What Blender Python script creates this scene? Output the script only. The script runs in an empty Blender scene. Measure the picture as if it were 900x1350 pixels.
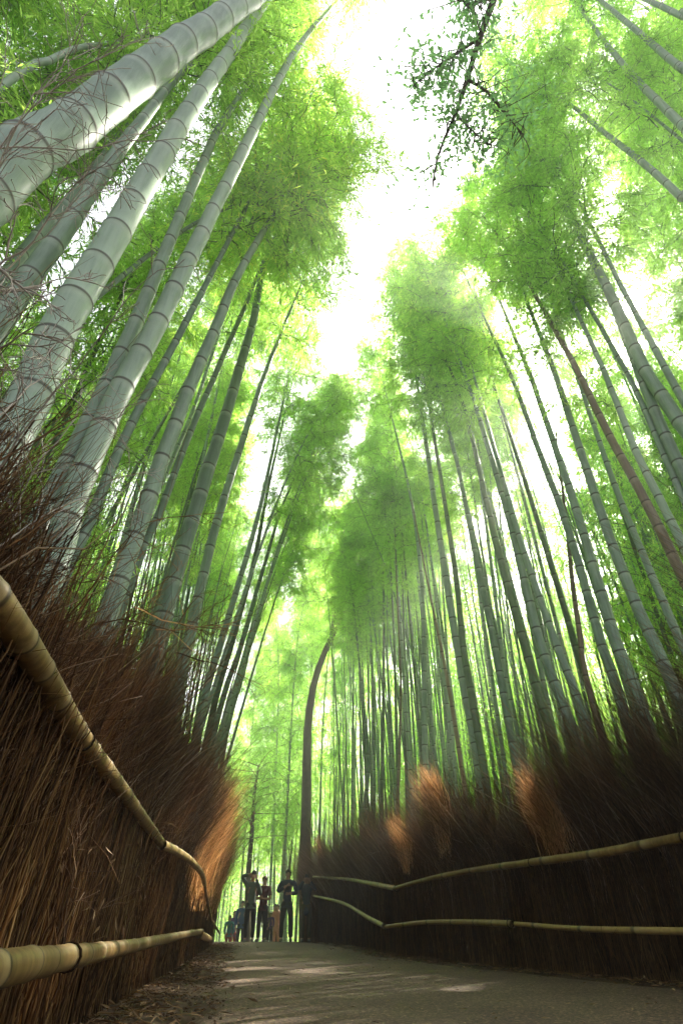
import bpy, math, random
import numpy as np
from mathutils import Vector, Matrix
R = math.radians
S = bpy.context.scene
COL = S.collection

# ------------------------------------------------------------------ camera
CAMZ = 0.35
FPX = 750.0                                   # focal length for a picture 1350 units high
PITCH = math.atan(560.0 / FPX)
cam = bpy.data.cameras.new('camera'); camo = bpy.data.objects.new('camera', cam); COL.objects.link(camo)
cam.sensor_fit = 'VERTICAL'; cam.sensor_height = 36; cam.sensor_width = 24
cam.lens = FPX / 1350 * 36; cam.clip_start = 0.02; cam.clip_end = 2000
camo.location = (0, 0, CAMZ); camo.rotation_euler = (R(90) + PITCH, 0, 0)
S.camera = camo
# ------------------------------------------------------------------ sky, sun, exposure
SUN_AZ, SUN_EL = R(37.0), R(44.0)             # right of straight ahead, above the horizon
SUN = np.array([math.sin(SUN_AZ) * math.cos(SUN_EL), math.cos(SUN_AZ) * math.cos(SUN_EL), math.sin(SUN_EL)])
w = bpy.data.worlds.new('World'); S.world = w; w.use_nodes = True
nt = w.node_tree; nt.nodes.clear()
sky = nt.nodes.new('ShaderNodeTexSky'); sky.sky_type = 'NISHITA'; sky.sun_disc = False
sky.sun_elevation = SUN_EL; sky.sun_rotation = SUN_AZ; sky.air_density = 1.0; sky.dust_density = 6.0; sky.ozone_density = 0.6
hs = nt.nodes.new('ShaderNodeHueSaturation'); hs.inputs['Saturation'].default_value = 0.30
bg = nt.nodes.new('ShaderNodeBackground'); bg.inputs['Strength'].default_value = 0.15
wo = nt.nodes.new('ShaderNodeOutputWorld')
nt.links.new(sky.outputs[0], hs.inputs['Color']); nt.links.new(hs.outputs[0], bg.inputs['Color']); nt.links.new(bg.outputs[0], wo.inputs[0])
sl = bpy.data.lights.new('sun', 'SUN'); sl.energy = 5.0; sl.angle = R(0.55); sl.color = (1, 0.93, 0.80)
so = bpy.data.objects.new('sun', sl); COL.objects.link(so)
so.rotation_euler = Vector(SUN).to_track_quat('Z', 'Y').to_euler(); so.location = (10, 20, 30)
vs = S.view_settings; vs.view_transform = 'Standard'; vs.look = 'None'; vs.gamma = 1; vs.use_curve_mapping = False
vs.exposure = 1.9
HAZE = .0075
S.render.engine = 'CYCLES'
cy = S.cycles
cy.max_bounces = 7; cy.diffuse_bounces = 4; cy.glossy_bounces = 2; cy.transmission_bounces = 4; cy.volume_bounces = 0
cy.transparent_max_bounces = 4; cy.caustics_reflective = False; cy.caustics_refractive = False
cy.sample_clamp_indirect = 6; cy.use_denoising = True
try: cy.denoiser = 'OPENIMAGEDENOISE'
except Exception: pass

# ------------------------------------------------------------------ helpers
CP, SP = math.cos(PITCH), math.sin(PITCH)
CAM = np.array([0, 0, CAMZ])
def ray(px, py):                              # direction of a picture point, unit depth
    u = (675 - py) / FPX
    return np.array([(px - 450) / FPX, CP - u * SP, SP + u * CP])
def project(p):
    d = np.asarray(p) - CAM
    dep = d[..., 1] * CP + d[..., 2] * SP
    up = d[..., 2] * CP - d[..., 1] * SP
    return 450 + FPX * d[..., 0] / dep, 675 - FPX * up / dep, dep
def at_y(px, py, y): r = ray(px, py); return CAM + r * (y / r[1])
def at_d(px, py, d): return CAM + ray(px, py) * d
def closest_on_ray(px, py, p, q):             # point of the ray nearest the line p-q
    r = ray(px, py); u = np.asarray(q, float) - p; w0 = CAM - p
    a, b, c, d, e = r @ r, r @ u, u @ u, r @ w0, u @ w0
    t = (b * e - c * d) / (a * c - b * b)
    return CAM + r * t
def smooth(a, b, x): t = np.clip((np.asarray(x, float) - a) / (b - a), 0, 1); return t * t * (3 - 2 * t)

LF = np.array([(-6, -1.0), (1.2, -.86), (5.4, -1.52), (9, -1.98), (13, -2.5), (18, -3.2), (24, -4.95), (33, -8.2), (38, -13), (44, -27), (60, -70)])
RF = np.array([(-6, 6.2), (2, 4.3), (5, 3.45), (6.4, 3.0), (9, 1.98), (11.9, 1.0), (16, .45), (22, -.85), (27, -2.0), (33, -4.2), (38, -9), (44, -23), (60, -66)])
def lfx(y): return np.interp(y, LF[:, 0], LF[:, 1])
def rfx(y): return np.interp(y, RF[:, 0], RF[:, 1])
def ground(x, y):
    x = np.asarray(x, float); y = np.asarray(y, float)
    z = .20 * smooth(4, 21, y) - .75 * smooth(24, 34, y)
    z = z + .5 * smooth(.25, 2.5, x - rfx(y)) + .5 * smooth(.25, 2.5, lfx(y) - x)
    return z

def mesh(name, V, F, mats, mi=None, smooth_=True, attrs=None):
    V = np.ascontiguousarray(V, np.float32); F = np.ascontiguousarray(F, np.int32)
    me = bpy.data.meshes.new(name); k = F.shape[1]
    me.vertices.add(len(V)); me.vertices.foreach_set('co', V.ravel())
    me.loops.add(F.size); me.loops.foreach_set('vertex_index', F.ravel())
    me.polygons.add(len(F)); me.polygons.foreach_set('loop_start', np.arange(0, F.size, k, dtype=np.int32))
    try: me.polygons.foreach_set('loop_total', np.full(len(F), k, np.int32))
    except Exception: pass
    if mi is not None: me.polygons.foreach_set('material_index', np.ascontiguousarray(mi, np.int32))
    me.polygons.foreach_set('use_smooth', np.full(len(F), smooth_, bool))
    for a, v in (attrs or {}).items():
        at = me.attributes.new(a, 'FLOAT', 'POINT'); at.data.foreach_set('value', np.ascontiguousarray(v, np.float32))
    for m in mats: me.materials.append(m)
    me.update(calc_edges=True); return me
def link(name, me, parent=None, loc=None, rot=None):
    o = bpy.data.objects.new(name, me); COL.objects.link(o)
    if parent is not None: o.parent = parent
    if loc is not None: o.location = loc
    if rot is not None: o.rotation_euler = rot
    return o
def tag(o, label=None, cat=None, group=None, kind=None):
    for k, v in (('label', label), ('category', cat), ('group', group), ('kind', kind)):
        if v: o[k] = v
    return o
def empty(name, loc=(0, 0, 0), label=None, cat=None, group=None):
    o = bpy.data.objects.new(name, None); COL.objects.link(o); o.location = loc; o.empty_display_size = .2
    return tag(o, label, cat, group)
def joinparts(parts):                         # (V, F, mat) lists of quads
    V, F, M, n = [], [], [], 0
    for v, f, m in parts:
        V.append(v); F.append(np.asarray(f) + n); M.append(np.full(len(f), m)); n += len(v)
    return np.concatenate(V), np.concatenate(F), np.concatenate(M)
def tubes(P, Rd, sides=3, cap=False):
    """P (n,k,3) polylines, Rd (n,k) radii -> quads"""
    P = np.asarray(P, float); n, k, _ = P.shape; Rd = np.broadcast_to(Rd, (n, k))
    T = np.gradient(P, axis=1); T /= np.linalg.norm(T, axis=2, keepdims=True) + 1e-9
    ref = np.where(np.abs(T[:, :1, 2:3]) > .8, np.array([1., .13, 0]), np.array([0, .13, 1.]))
    ref = np.broadcast_to(ref, T.shape)
    A = np.cross(T, ref); A /= np.linalg.norm(A, axis=2, keepdims=True) + 1e-9
    B = np.cross(T, A)
    th = np.arange(sides) * 2 * math.pi / sides
    ring = A[:, :, None] * np.cos(th)[None, None, :, None] + B[:, :, None] * np.sin(th)[None, None, :, None]
    V = (P[:, :, None] + ring * Rd[:, :, None, None]).reshape(-1, 3)
    i, j, s = np.meshgrid(np.arange(n), np.arange(k - 1), np.arange(sides), indexing='ij')
    a = (i * k + j) * sides + s; b = (i * k + j) * sides + (s + 1) % sides
    F = np.stack([a, b, b + sides, a + sides], -1).reshape(-1, 4)
    return V, F
def catmull(P, n):
    P = np.asarray(P, float)
    Q = np.vstack([2 * P[0] - P[1], P, 2 * P[-1] - P[-2]])
    seg = len(P) - 1; out = []
    for t in np.linspace(0, seg - 1e-6, n):
        i = int(t); f = t - i; p0, p1, p2, p3 = Q[i:i + 4]
        out.append(.5 * (2 * p1 + (p2 - p0) * f + (2 * p0 - 5 * p1 + 4 * p2 - p3) * f * f + (3 * p1 - p0 - 3 * p2 + p3) * f ** 3))
    return np.array(out)

# ------------------------------------------------------------------ materials
def mat(name):
    m = bpy.data.materials.new(name); m.use_nodes = True; nt = m.node_tree; nt.nodes.clear()
    out = nt.nodes.new('ShaderNodeOutputMaterial'); return m, nt, out
def N(nt, t, **kw):
    n = nt.nodes.new(t)
    for k, v in kw.items():
        if k[0] == '_': setattr(n, k[1:], v)
        else: n.inputs[k.replace('__', ' ')].default_value = v
    return n
def ramp(nt, stops):
    r = nt.nodes.new('ShaderNodeValToRGB'); e = r.color_ramp.elements
    while len(e) > 1: e.remove(e[-1])
    e[0].position = stops[0][0]; e[0].color = (*stops[0][1], 1)
    for p, c in stops[1:]: x = e.new(p); x.color = (*c, 1)
    return r
def leafmat(name, stops, tr=1.0, trcol=(.32, .62, .06)):
    m, nt, out = mat(name); L = nt.links.new
    g = N(nt, 'ShaderNodeNewGeometry'); oi = N(nt, 'ShaderNodeObjectInfo')
    mix = N(nt, 'ShaderNodeMath', _operation='MULTIPLY_ADD'); mix.inputs[1].default_value = .62
    ob = N(nt, 'ShaderNodeMath', _operation='MULTIPLY'); ob.inputs[1].default_value = .38
    L(oi.outputs['Random'], ob.inputs[0]); L(g.outputs['Random Per Island'], mix.inputs[0]); L(ob.outputs[0], mix.inputs[2])
    r = ramp(nt, stops); L(mix.outputs[0], r.inputs[0])
    dif = N(nt, 'ShaderNodeBsdfDiffuse'); L(r.outputs[0], dif.inputs['Color'])
    trn = N(nt, 'ShaderNodeBsdfTranslucent')
    mc = N(nt, 'ShaderNodeMix', _data_type='RGBA', _blend_type='MULTIPLY'); mc.inputs['Factor'].default_value = 1
    sc = N(nt, 'ShaderNodeVectorMath', _operation='SCALE'); L(r.outputs[0], sc.inputs[0]); sc.inputs['Scale'].default_value = 4.6 * tr
    L(sc.outputs[0], mc.inputs['A']); mc.inputs['B'].default_value = (*trcol, 1)
    L(mc.outputs['Result'], trn.inputs['Color'])
    a = N(nt, 'ShaderNodeAddShader'); L(dif.outputs[0], a.inputs[0]); L(trn.outputs[0], a.inputs[1])
    gl = N(nt, 'ShaderNodeBsdfGlossy', Roughness=.45); ms = N(nt, 'ShaderNodeMixShader'); ms.inputs[0].default_value = .045
    L(a.outputs[0], ms.inputs[1]); L(gl.outputs[0], ms.inputs[2]); L(ms.outputs[0], out.inputs[0])
    return m
M_LEAF = leafmat('bamboo_leaf', [(0, (.050, .096, .022)), (.45, (.090, .145, .036)), (.8, (.130, .180, .055)), (1, (.22, .23, .08))], 1.0, (1.0, 1.0, .66))
M_BROAD = leafmat('broad_leaf', [(0, (.05, .09, .045)), (1, (.09, .14, .06))], 1.0, (.9, 1, .8))

def culmmat(name, c0, c1, line, bloom):
    m, nt, out = mat(name); L = nt.links.new
    at = N(nt, 'ShaderNodeAttribute', _attribute_name='node'); oi = N(nt, 'ShaderNodeObjectInfo')
    fr = N(nt, 'ShaderNodeMath', _operation='FRACT'); L(at.outputs['Fac'], fr.inputs[0])
    tc = N(nt, 'ShaderNodeTexCoord')
    mp = N(nt, 'ShaderNodeMapping'); mp.inputs['Scale'].default_value = (14, 14, 1.1); L(tc.outputs['Object'], mp.inputs[0])
    nz = N(nt, 'ShaderNodeTexNoise', Scale=2.2, Detail=6.0, Roughness=.62); L(mp.outputs[0], nz.inputs['Vector'])
    nz2 = N(nt, 'ShaderNodeTexNoise', Scale=1.3, Detail=5.0, Roughness=.6); L(tc.outputs['Object'], nz2.inputs['Vector'])
    nz3 = N(nt, 'ShaderNodeTexNoise', Scale=26.0, Detail=4.0, Roughness=.7); L(tc.outputs['Object'], nz3.inputs['Vector'])
    rr = ramp(nt, [(.34, c0), (.52, tuple(.45 * a + .55 * b for a, b in zip(c0, c1))), (.68, c1)])
    ad = N(nt, 'ShaderNodeMath', _operation='ADD'); L(nz.outputs['Fac'], ad.inputs[0]); L(nz2.outputs['Fac'], ad.inputs[1])
    ad2 = N(nt, 'ShaderNodeMath', _operation='MULTIPLY_ADD'); L(oi.outputs['Random'], ad2.inputs[0]); ad2.inputs[1].default_value = .5; L(ad.outputs[0], ad2.inputs[2])
    hv = N(nt, 'ShaderNodeMath', _operation='MULTIPLY_ADD'); L(ad2.outputs[0], hv.inputs[0]); hv.inputs[1].default_value = .55; hv.inputs[2].default_value = -.18
    L(hv.outputs[0], rr.inputs[0])
    # dark scar at each node, pale waxy band under it
    rb = ramp(nt, [(0, (0, 0, 0)), (.78, (0, 0, 0)), (.95, (1, 1, 1))]); L(fr.outputs[0], rb.inputs[0])
    mb = N(nt, 'ShaderNodeMix', _data_type='RGBA'); L(rr.outputs[0], mb.inputs['A']); mb.inputs['B'].default_value = (*bloom, 1)
    mbf = N(nt, 'ShaderNodeMath', _operation='MULTIPLY'); L(rb.outputs[0], mbf.inputs[0]); L(nz3.outputs['Fac'], mbf.inputs[1])
    L(mbf.outputs[0], mb.inputs['Factor'])
    rl = ramp(nt, [(0, (1, 1, 1)), (.022, (1, 1, 1)), (.05, (0, 0, 0)), (.965, (0, 0, 0)), (.985, (1, 1, 1))]); L(fr.outputs[0], rl.inputs[0])
    ml = N(nt, 'ShaderNodeMix', _data_type='RGBA'); L(mb.outputs['Result'], ml.inputs['A']); ml.inputs['B'].default_value = (*line, 1)
    lf = N(nt, 'ShaderNodeMath', _operation='MULTIPLY'); L(rl.outputs[0], lf.inputs[0]); lf.inputs[1].default_value = .85; L(lf.outputs[0], ml.inputs['Factor'])
    # blotches of lichen and dirt
    rs = ramp(nt, [(.56, (0, 0, 0)), (.70, (1, 1, 1))]); L(nz2.outputs['Fac'], rs.inputs[0])
    md = N(nt, 'ShaderNodeMix', _data_type='RGBA'); L(ml.outputs['Result'], md.inputs['A']); md.inputs['B'].default_value = (c0[0] * .6, c0[1] * .6, c0[2] * .55, 1)
    mf = N(nt, 'ShaderNodeMath', _operation='MULTIPLY'); L(rs.outputs[0], mf.inputs[0]); L(nz3.outputs['Fac'], mf.inputs[1]); L(mf.outputs[0], md.inputs['Factor'])
    p = N(nt, 'ShaderNodeBsdfPrincipled', Roughness=.48); p.inputs['Specular IOR Level'].default_value = .35
    L(md.outputs['Result'], p.inputs['Base Color'])
    bp = N(nt, 'ShaderNodeBump', Strength=.12, Distance=.002); L(nz.outputs['Fac'], bp.inputs['Height']); L(bp.outputs[0], p.inputs['Normal'])
    L(p.outputs[0], out.inputs[0]); return m
M_CULM = culmmat('bamboo_culm_skin', (.14, .205, .15), (.33, .425, .335), (.05, .04, .03), (.46, .53, .44))
M_CULMD = culmmat('old_bamboo_skin', (.06, .10, .055), (.17, .23, .13), (.04, .04, .025), (.26, .31, .22))
M_BROWN = culmmat('dead_bamboo_skin', (.15, .105, .07), (.30, .235, .17), (.05, .03, .02), (.42, .34, .24))
M_RAIL = culmmat('dry_bamboo_rail_skin', (.13, .075, .02), (.40, .27, .10), (.04, .025, .012), (.36, .28, .15))

def simplemat(name, stops, rough=.8, scale=6.0, island=False, spec=.2, bump=.0, bscale=40., trans=0):
    m, nt, out = mat(name); L = nt.links.new
    p = N(nt, 'ShaderNodeBsdfPrincipled', Roughness=rough); p.inputs['Specular IOR Level'].default_value = spec
    tc = N(nt, 'ShaderNodeTexCoord')
    nz = N(nt, 'ShaderNodeTexNoise', Scale=scale, Detail=6.0, Roughness=.6); L(tc.outputs['Object'], nz.inputs['Vector'])
    r = ramp(nt, stops)
    if island:
        g = N(nt, 'ShaderNodeNewGeometry'); mx = N(nt, 'ShaderNodeMath', _operation='MULTIPLY_ADD'); mx.inputs[1].default_value = .8
        o2 = N(nt, 'ShaderNodeMath', _operation='MULTIPLY_ADD'); L(nz.outputs['Fac'], o2.inputs[0]); o2.inputs[1].default_value = .8; o2.inputs[2].default_value = -.3
        L(g.outputs['Random Per Island'], mx.inputs[0]); L(o2.outputs[0], mx.inputs[2]); L(mx.outputs[0], r.inputs[0])
    else: L(nz.outputs['Fac'], r.inputs[0])
    L(r.outputs[0], p.inputs['Base Color'])
    if bump:
        n2 = N(nt, 'ShaderNodeTexNoise', Scale=bscale, Detail=4.0); L(tc.outputs['Object'], n2.inputs['Vector'])
        b = N(nt, 'ShaderNodeBump', Strength=bump, Distance=.01); L(n2.outputs['Fac'], b.inputs['Height']); L(b.outputs[0], p.inputs['Normal'])
    if trans:                                 # dry stems let some light through
        t = N(nt, 'ShaderNodeBsdfTranslucent'); sc = N(nt, 'ShaderNodeVectorMath', _operation='SCALE'); sc.inputs['Scale'].default_value = 2.6
        L(r.outputs[0], sc.inputs[0]); L(sc.outputs[0], t.inputs['Color']); mx = N(nt, 'ShaderNodeMixShader'); mx.inputs[0].default_value = trans
        L(p.outputs[0], mx.inputs[1]); L(t.outputs[0], mx.inputs[2]); L(mx.outputs[0], out.inputs[0]); return m
    L(p.outputs[0], out.inputs[0]); return m
M_REED = simplemat('reed', [(0, (.035, .018, .008)), (.5, (.11, .056, .020)), (.85, (.23, .135, .05)), (1, (.36, .25, .11))], .7, 1.2, True, trans=.25)
M_TWIG = simplemat('brushwood', [(0, (.030, .013, .007)), (.5, (.112, .062, .029)), (.85, (.24, .145, .07)), (1, (.42, .29, .16))], .6, 1.0, True, trans=.5)
M_OLDTWIG = simplemat('weathered_twig', [(0, (.06, .032, .016)), (.5, (.22, .135, .075)), (1, (.42, .32, .22))], .7, 1.0, True, trans=.3)
M_SUNTINT = simplemat('sun_tinted_twig', [(0, (.12, .07, .032)), (.5, (.36, .235, .12)), (1, (.66, .52, .36))], .6, 1.0, True, trans=.7)  # brush twig colour made paler to carry the sunlight on the tufts
M_PALE = simplemat('pale_twig', [(0, (.26, .21, .17)), (1, (.62, .56, .48))], .6, 5.0, True)
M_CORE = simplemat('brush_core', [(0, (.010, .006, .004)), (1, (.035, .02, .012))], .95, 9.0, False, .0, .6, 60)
M_BARK = simplemat('bark', [(.2, (.05, .035, .02)), (.8, (.15, .11, .07))], .9, 5.0, False, .1, .5, 16)
M_DIRT = simplemat('dirt', [(.25, (.035, .024, .015)), (.5, (.075, .05, .032)), (.8, (.12, .085, .055))], .95, 3.0, False, .1, .8, 30)
M_DRYLEAF = simplemat('dry_leaf', [(0, (.07, .035, .015)), (.6, (.19, .11, .05)), (1, (.36, .25, .13))], .7, 3.0, True)
# asphalt
M_ASPH, nt, out = mat('asphalt'); L = nt.links.new
tc = N(nt, 'ShaderNodeTexCoord'); p = N(nt, 'ShaderNodeBsdfPrincipled', Roughness=.78); p.inputs['Specular IOR Level'].default_value = .3
n1 = N(nt, 'ShaderNodeTexNoise', Scale=.9, Detail=5.0); n2 = N(nt, 'ShaderNodeTexVoronoi', Scale=95.0); n4 = N(nt, 'ShaderNodeTexVoronoi', Scale=75.0); n3 = N(nt, 'ShaderNodeTexNoise', Scale=55.0, Detail=5.0, Roughness=.7)
for n in (n1, n2, n3, n4): L(tc.outputs['Object'], n.inputs['Vector'])
r1 = ramp(nt, [(.3, (.084, .052, .034)), (.7, (.138, .091, .061))]); L(n1.outputs['Fac'], r1.inputs[0])
r2 = ramp(nt, [(.32, (.25, .25, .25)), (.5, (.9, .9, .9)), (.62, (1.3, 1.28, 1.2)), (.72, (3.2, 3.0, 2.7))]); L(n3.outputs['Fac'], r2.inputs[0])
mm = N(nt, 'ShaderNodeMix', _data_type='RGBA', _blend_type='MULTIPLY'); mm.inputs['Factor'].default_value = 1
L(r1.outputs[0], mm.inputs['A']); L(r2.outputs[0], mm.inputs['B']); sx = N(nt, 'ShaderNodeSeparateColor'); L(n4.outputs['Color'], sx.inputs[0]); r4 = ramp(nt, [(.1, (.5, .5, .5)), (.6, (.95, .95, .95)), (.85, (1.4, 1.36, 1.28)), (.97, (2.8, 2.7, 2.5))]); L(sx.outputs[0], r4.inputs[0])
m4 = N(nt, 'ShaderNodeMix', _data_type='RGBA', _blend_type='MULTIPLY'); m4.inputs['Factor'].default_value = 1; L(mm.outputs['Result'], m4.inputs['A']); L(r4.outputs[0], m4.inputs['B']); L(m4.outputs['Result'], p.inputs['Base Color'])
bp = N(nt, 'ShaderNodeBump', Strength=.75, Distance=.006); L(n2.outputs['Distance'], bp.inputs['Height'])
bp2 = N(nt, 'ShaderNodeBump', Strength=.7, Distance=.008); L(n3.outputs['Fac'], bp2.inputs['Height']); L(bp.outputs[0], bp2.inputs['Normal']); L(bp2.outputs[0], p.inputs['Normal'])
L(p.outputs[0], out.inputs[0])
def flat(name, c, rough=.8): return simplemat(name, [(.3, tuple(v * .85 for v in c)), (.7, c)], rough, 14.0)

# ------------------------------------------------------------------ ground and path
xs = np.unique(np.concatenate([np.linspace(-14, 12, 131), np.linspace(-60, 60, 41), [-900, -400, -150, 150, 400, 900]]))
ys = np.unique(np.concatenate([np.linspace(-6, 40, 185), np.linspace(-60, 140, 51), [-900, -300, 300, 500, 900]]))
X, Y = np.meshgrid(xs, ys)
rng = np.random.default_rng(3)
Z = ground(X, Y) + rng.normal(0, .012, X.shape) * (np.abs(Y) < 50)
PW = .42                                                                   # dirt strip between fence and asphalt
inp = (X > lfx(Y) + PW + .05) & (X < rfx(Y) - PW - .05); Z = np.where(inp, ground(X, Y) - .06, Z)
nx, ny = len(xs), len(ys)
i, j = np.meshgrid(np.arange(nx - 1), np.arange(ny - 1)); a = (j * nx + i).ravel()
me = mesh('ground', np.stack([X, Y, Z], -1).reshape(-1, 3), np.stack([a, a + 1, a + 1 + nx, a + nx], -1), [M_DIRT])
tag(link('ground', me), kind='structure')
py_ = np.concatenate([np.linspace(-5, 28, 331), np.linspace(28.5, 46, 36)])
cols = 40; V = []
e1 = .05 * np.sin(py_ * 3.1) + .04 * np.sin(py_ * 7.7 + 1) + rng.normal(0, .022, len(py_)); e2 = .05 * np.sin(py_ * 2.3 + 2) + rng.normal(0, .025, len(py_))
xl = lfx(py_) + PW + e1; xr = rfx(py_) - PW + e2
# the left edge is worn back near the camera
xl = xl + .12 * smooth(9, 3, py_)
T = np.linspace(0, 1, cols)
X = xl[:, None] * (1 - T) + xr[:, None] * T; Y = np.repeat(py_[:, None], cols, 1)
Z = ground(X, Y) + .012 * (1 - (2 * T - 1) ** 8)[None] + .004
ed = (T == 0) | (T == 1); Z[:, ed] -= .05
i, j = np.meshgrid(np.arange(cols - 1), np.arange(len(py_) - 1)); a = (j * cols + i).ravel()
me = mesh('path', np.stack([X, Y, Z], -1).reshape(-1, 3), np.stack([a, a + 1, a + 1 + cols, a + cols], -1), [M_ASPH])
tag(link('path', me), kind='structure')
def gz(x, y): return float(ground(x, y))

# ------------------------------------------------------------------ leaves
def leaf_quads(C, D, Nn, Lg, Wd):
    """centres, directions, normals -> pointed 4-cornered leaves"""
    D = D / (np.linalg.norm(D, axis=1, keepdims=True) + 1e-9)
    Sd = np.cross(D, Nn); Sd /= np.linalg.norm(Sd, axis=1, keepdims=True) + 1e-9
    Up = np.cross(Sd, D)
    Lg = Lg[:, None]; Wd = Wd[:, None]
    V = np.stack([C, C + D * Lg * .38 + Sd * Wd * .5 + Up * Wd * .15, C + D * Lg - Up * Wd * .3, C + D * Lg * .38 - Sd * Wd * .5 + Up * Wd * .15], 1)
    return V.reshape(-1, 3), np.arange(len(C) * 4).reshape(-1, 4)
def crown(seed, Lc=7.0, Rc=1.7, branches=44, sprays=46, leaves=7, ll=.125, lw=.0185):
    r = np.random.default_rng(seed)
    t = np.sort(r.random(branches) ** .85); h = t * Lc * .93
    prof = Rc * (np.clip(.35 + 2.2 * t, 0, 1) * np.clip(1.18 - .85 * t, .2, 1)) * r.uniform(.55, 1.15, branches)
    az = np.arange(branches) * 2.4 + r.uniform(-.6, .6, branches)
    out = np.stack([np.cos(az), np.sin(az), np.zeros(branches)], 1)
    k = 6; s = np.linspace(0, 1, k)
    rise = r.uniform(.25, .9, branches)
    P = np.zeros((branches, k, 3)); P[:, :, 2] = h[:, None] + (rise[:, None] * s - (rise[:, None] + .25) * s ** 2.4 * .8) * prof[:, None]
    P += out[:, None] * (s ** .9)[None, :, None] * prof[:, None, None]
    P[:, 1:] += r.normal(0, .045, (branches, k - 1, 3))
    parts = []
    v, f = tubes(P, (.011 * (1 - .75 * s))[None] * np.ones((branches, 1)), 3); parts.append((v, f, 1))
    # sprays in clumps along the branches
    n = branches * sprays; bi = np.repeat(np.arange(branches), sprays)
    cl = r.beta(2.0, 1.5, (branches, 7)); u = np.clip(cl[bi, r.integers(0, 7, n)] + r.normal(0, .045, n), .04, 1)
    x = u * (k - 1); i0 = np.minimum(x.astype(int), k - 2); fr = (x - i0)[:, None]
    B = P[bi, i0] * (1 - fr) + P[bi, i0 + 1] * fr
    sd = r.normal(0, 1, (n, 3)); sd[:, 2] -= .25; sd += out[bi] * .6; sd /= np.linalg.norm(sd, axis=1, keepdims=True)
    SL = r.uniform(.12, .6, n)[:, None]
    tip = B + sd * SL; tip[:, 2] -= SL[:, 0] * .25
    tw = np.stack([B, (B + tip) / 2 + r.normal(0, .012, (n, 3)), tip], 1)
    sel = r.random(n) < .45
    v, f = tubes(tw[sel], np.array([.0035, .0025, .0012])[None] * np.ones((sel.sum(), 1)), 3); parts.append((v, f, 1))
    m = n * leaves; si = np.repeat(np.arange(n), leaves); q = r.uniform(.25, 1.05, m)[:, None]
    C = B[si] * (1 - q) + tip[si] * q + r.normal(0, .012, (m, 3))
    D = sd[si] * .9 + r.normal(0, .55, (m, 3)); D[:, 2] -= .6
    Nn = r.normal(0, .55, (m, 3)); Nn[:, 2] += 1
    v, f = leaf_quads(C, D, Nn, r.uniform(.7, 1.35, m) * ll, r.uniform(.75, 1.3, m) * lw)
    parts.append((v, f, 0))
    return joinparts(parts)
CROWNS = [crown(100 + i, Lc=6.4 + (i % 3) * .5, Rc=1.45 + .15 * (i % 4)) for i in range(8)]
CROWN_ME = []; CROWN_DATA = {}
for i, (v, f, m) in enumerate(CROWNS):
    me = mesh('bamboo_foliage', v, f, [M_LEAF, M_CULMD], m, False, {'node': v[:, 2] * 3.1}); CROWN_ME.append(me); CROWN_DATA[me.name] = (v, f, m)
crown_objs = []

# ------------------------------------------------------------------ culms
def culm_mesh(P, r0, r1, spacing=.24, sides=10, m=None, seed=0, fine=True, taper=1.0, name='culm'):
    """P polyline (world), node rings every `spacing`, opening up with height"""
    rr = np.random.default_rng(seed); C = catmull(P, 60)
    seg = np.linalg.norm(np.diff(C, axis=0), axis=1); cum = np.concatenate([[0], np.cumsum(seg)]); Lt = cum[-1]
    nodes = [0.]
    while nodes[-1] < Lt:
        f = nodes[-1] / Lt; nodes.append(nodes[-1] + spacing * (1 + .55 * min(f * 2.5, 1)) * (1 - .45 * max(0, f - .6) / .4) * rr.uniform(.93, 1.07))
    ss, nn, rm = [], [], []
    prof = [(0, 1.045), (.06 if fine else .1, .985), (.5, .985), (.90, 1.0)] if not fine else [(0, 1.05), (.022, 1.03), (.05, .985), (.3, .975), (.6, .98), (.9, .995), (.965, 1.005), (.985, 1.04)]
    for q in range(len(nodes) - 1):
        g = nodes[q + 1] - nodes[q]
        for u, k in prof:
            s = nodes[q] + u * g
            if s < Lt: ss.append(s); nn.append(q + u); rm.append(k)
    ss = np.array(ss); nn = np.array(nn); rm = np.array(rm)
    Q = np.stack([np.interp(ss, cum, C[:, c]) for c in range(3)], 1)
    jit = rr.normal(0, r0 * .03, (len(nodes) + 1, 3)); Q += np.stack([np.interp(nn, np.arange(len(nodes) + 1), jit[:, c]) for c in range(3)], 1)
    rad = (r0 + (r1 - r0) * (ss / Lt) ** taper) * rm
    v, f = tubes(Q[None], rad[None], sides)
    ns = len(Q); v = np.vstack([v, Q[-1:] , Q[:1]])
    k = np.arange(sides); e = (ns - 1) * sides
    cap = np.stack([e + k, e + (k + 1) % sides, np.full(sides, ns * sides), np.full(sides, ns * sides)], 1)
    node = np.concatenate([np.repeat(nn, sides), [nn[-1], nn[0]]])
    # degenerate-free cap: use one n-gon-like fan of quads only when even
    me = mesh(name, v[:-2], f, [m or M_CULM], None, True, {'node': node[:-2]})
    return me
def orient(o, p, d, spin=0, scale=1.0):
    q = Vector(d).to_track_quat('Z', 'Y'); o.rotation_mode = 'QUATERNION'
    from mathutils import Quaternion
    o.rotation_quaternion = q @ Quaternion((0, 0, 1), spin); o.location = p; o.scale = (scale, scale, scale)

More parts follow.
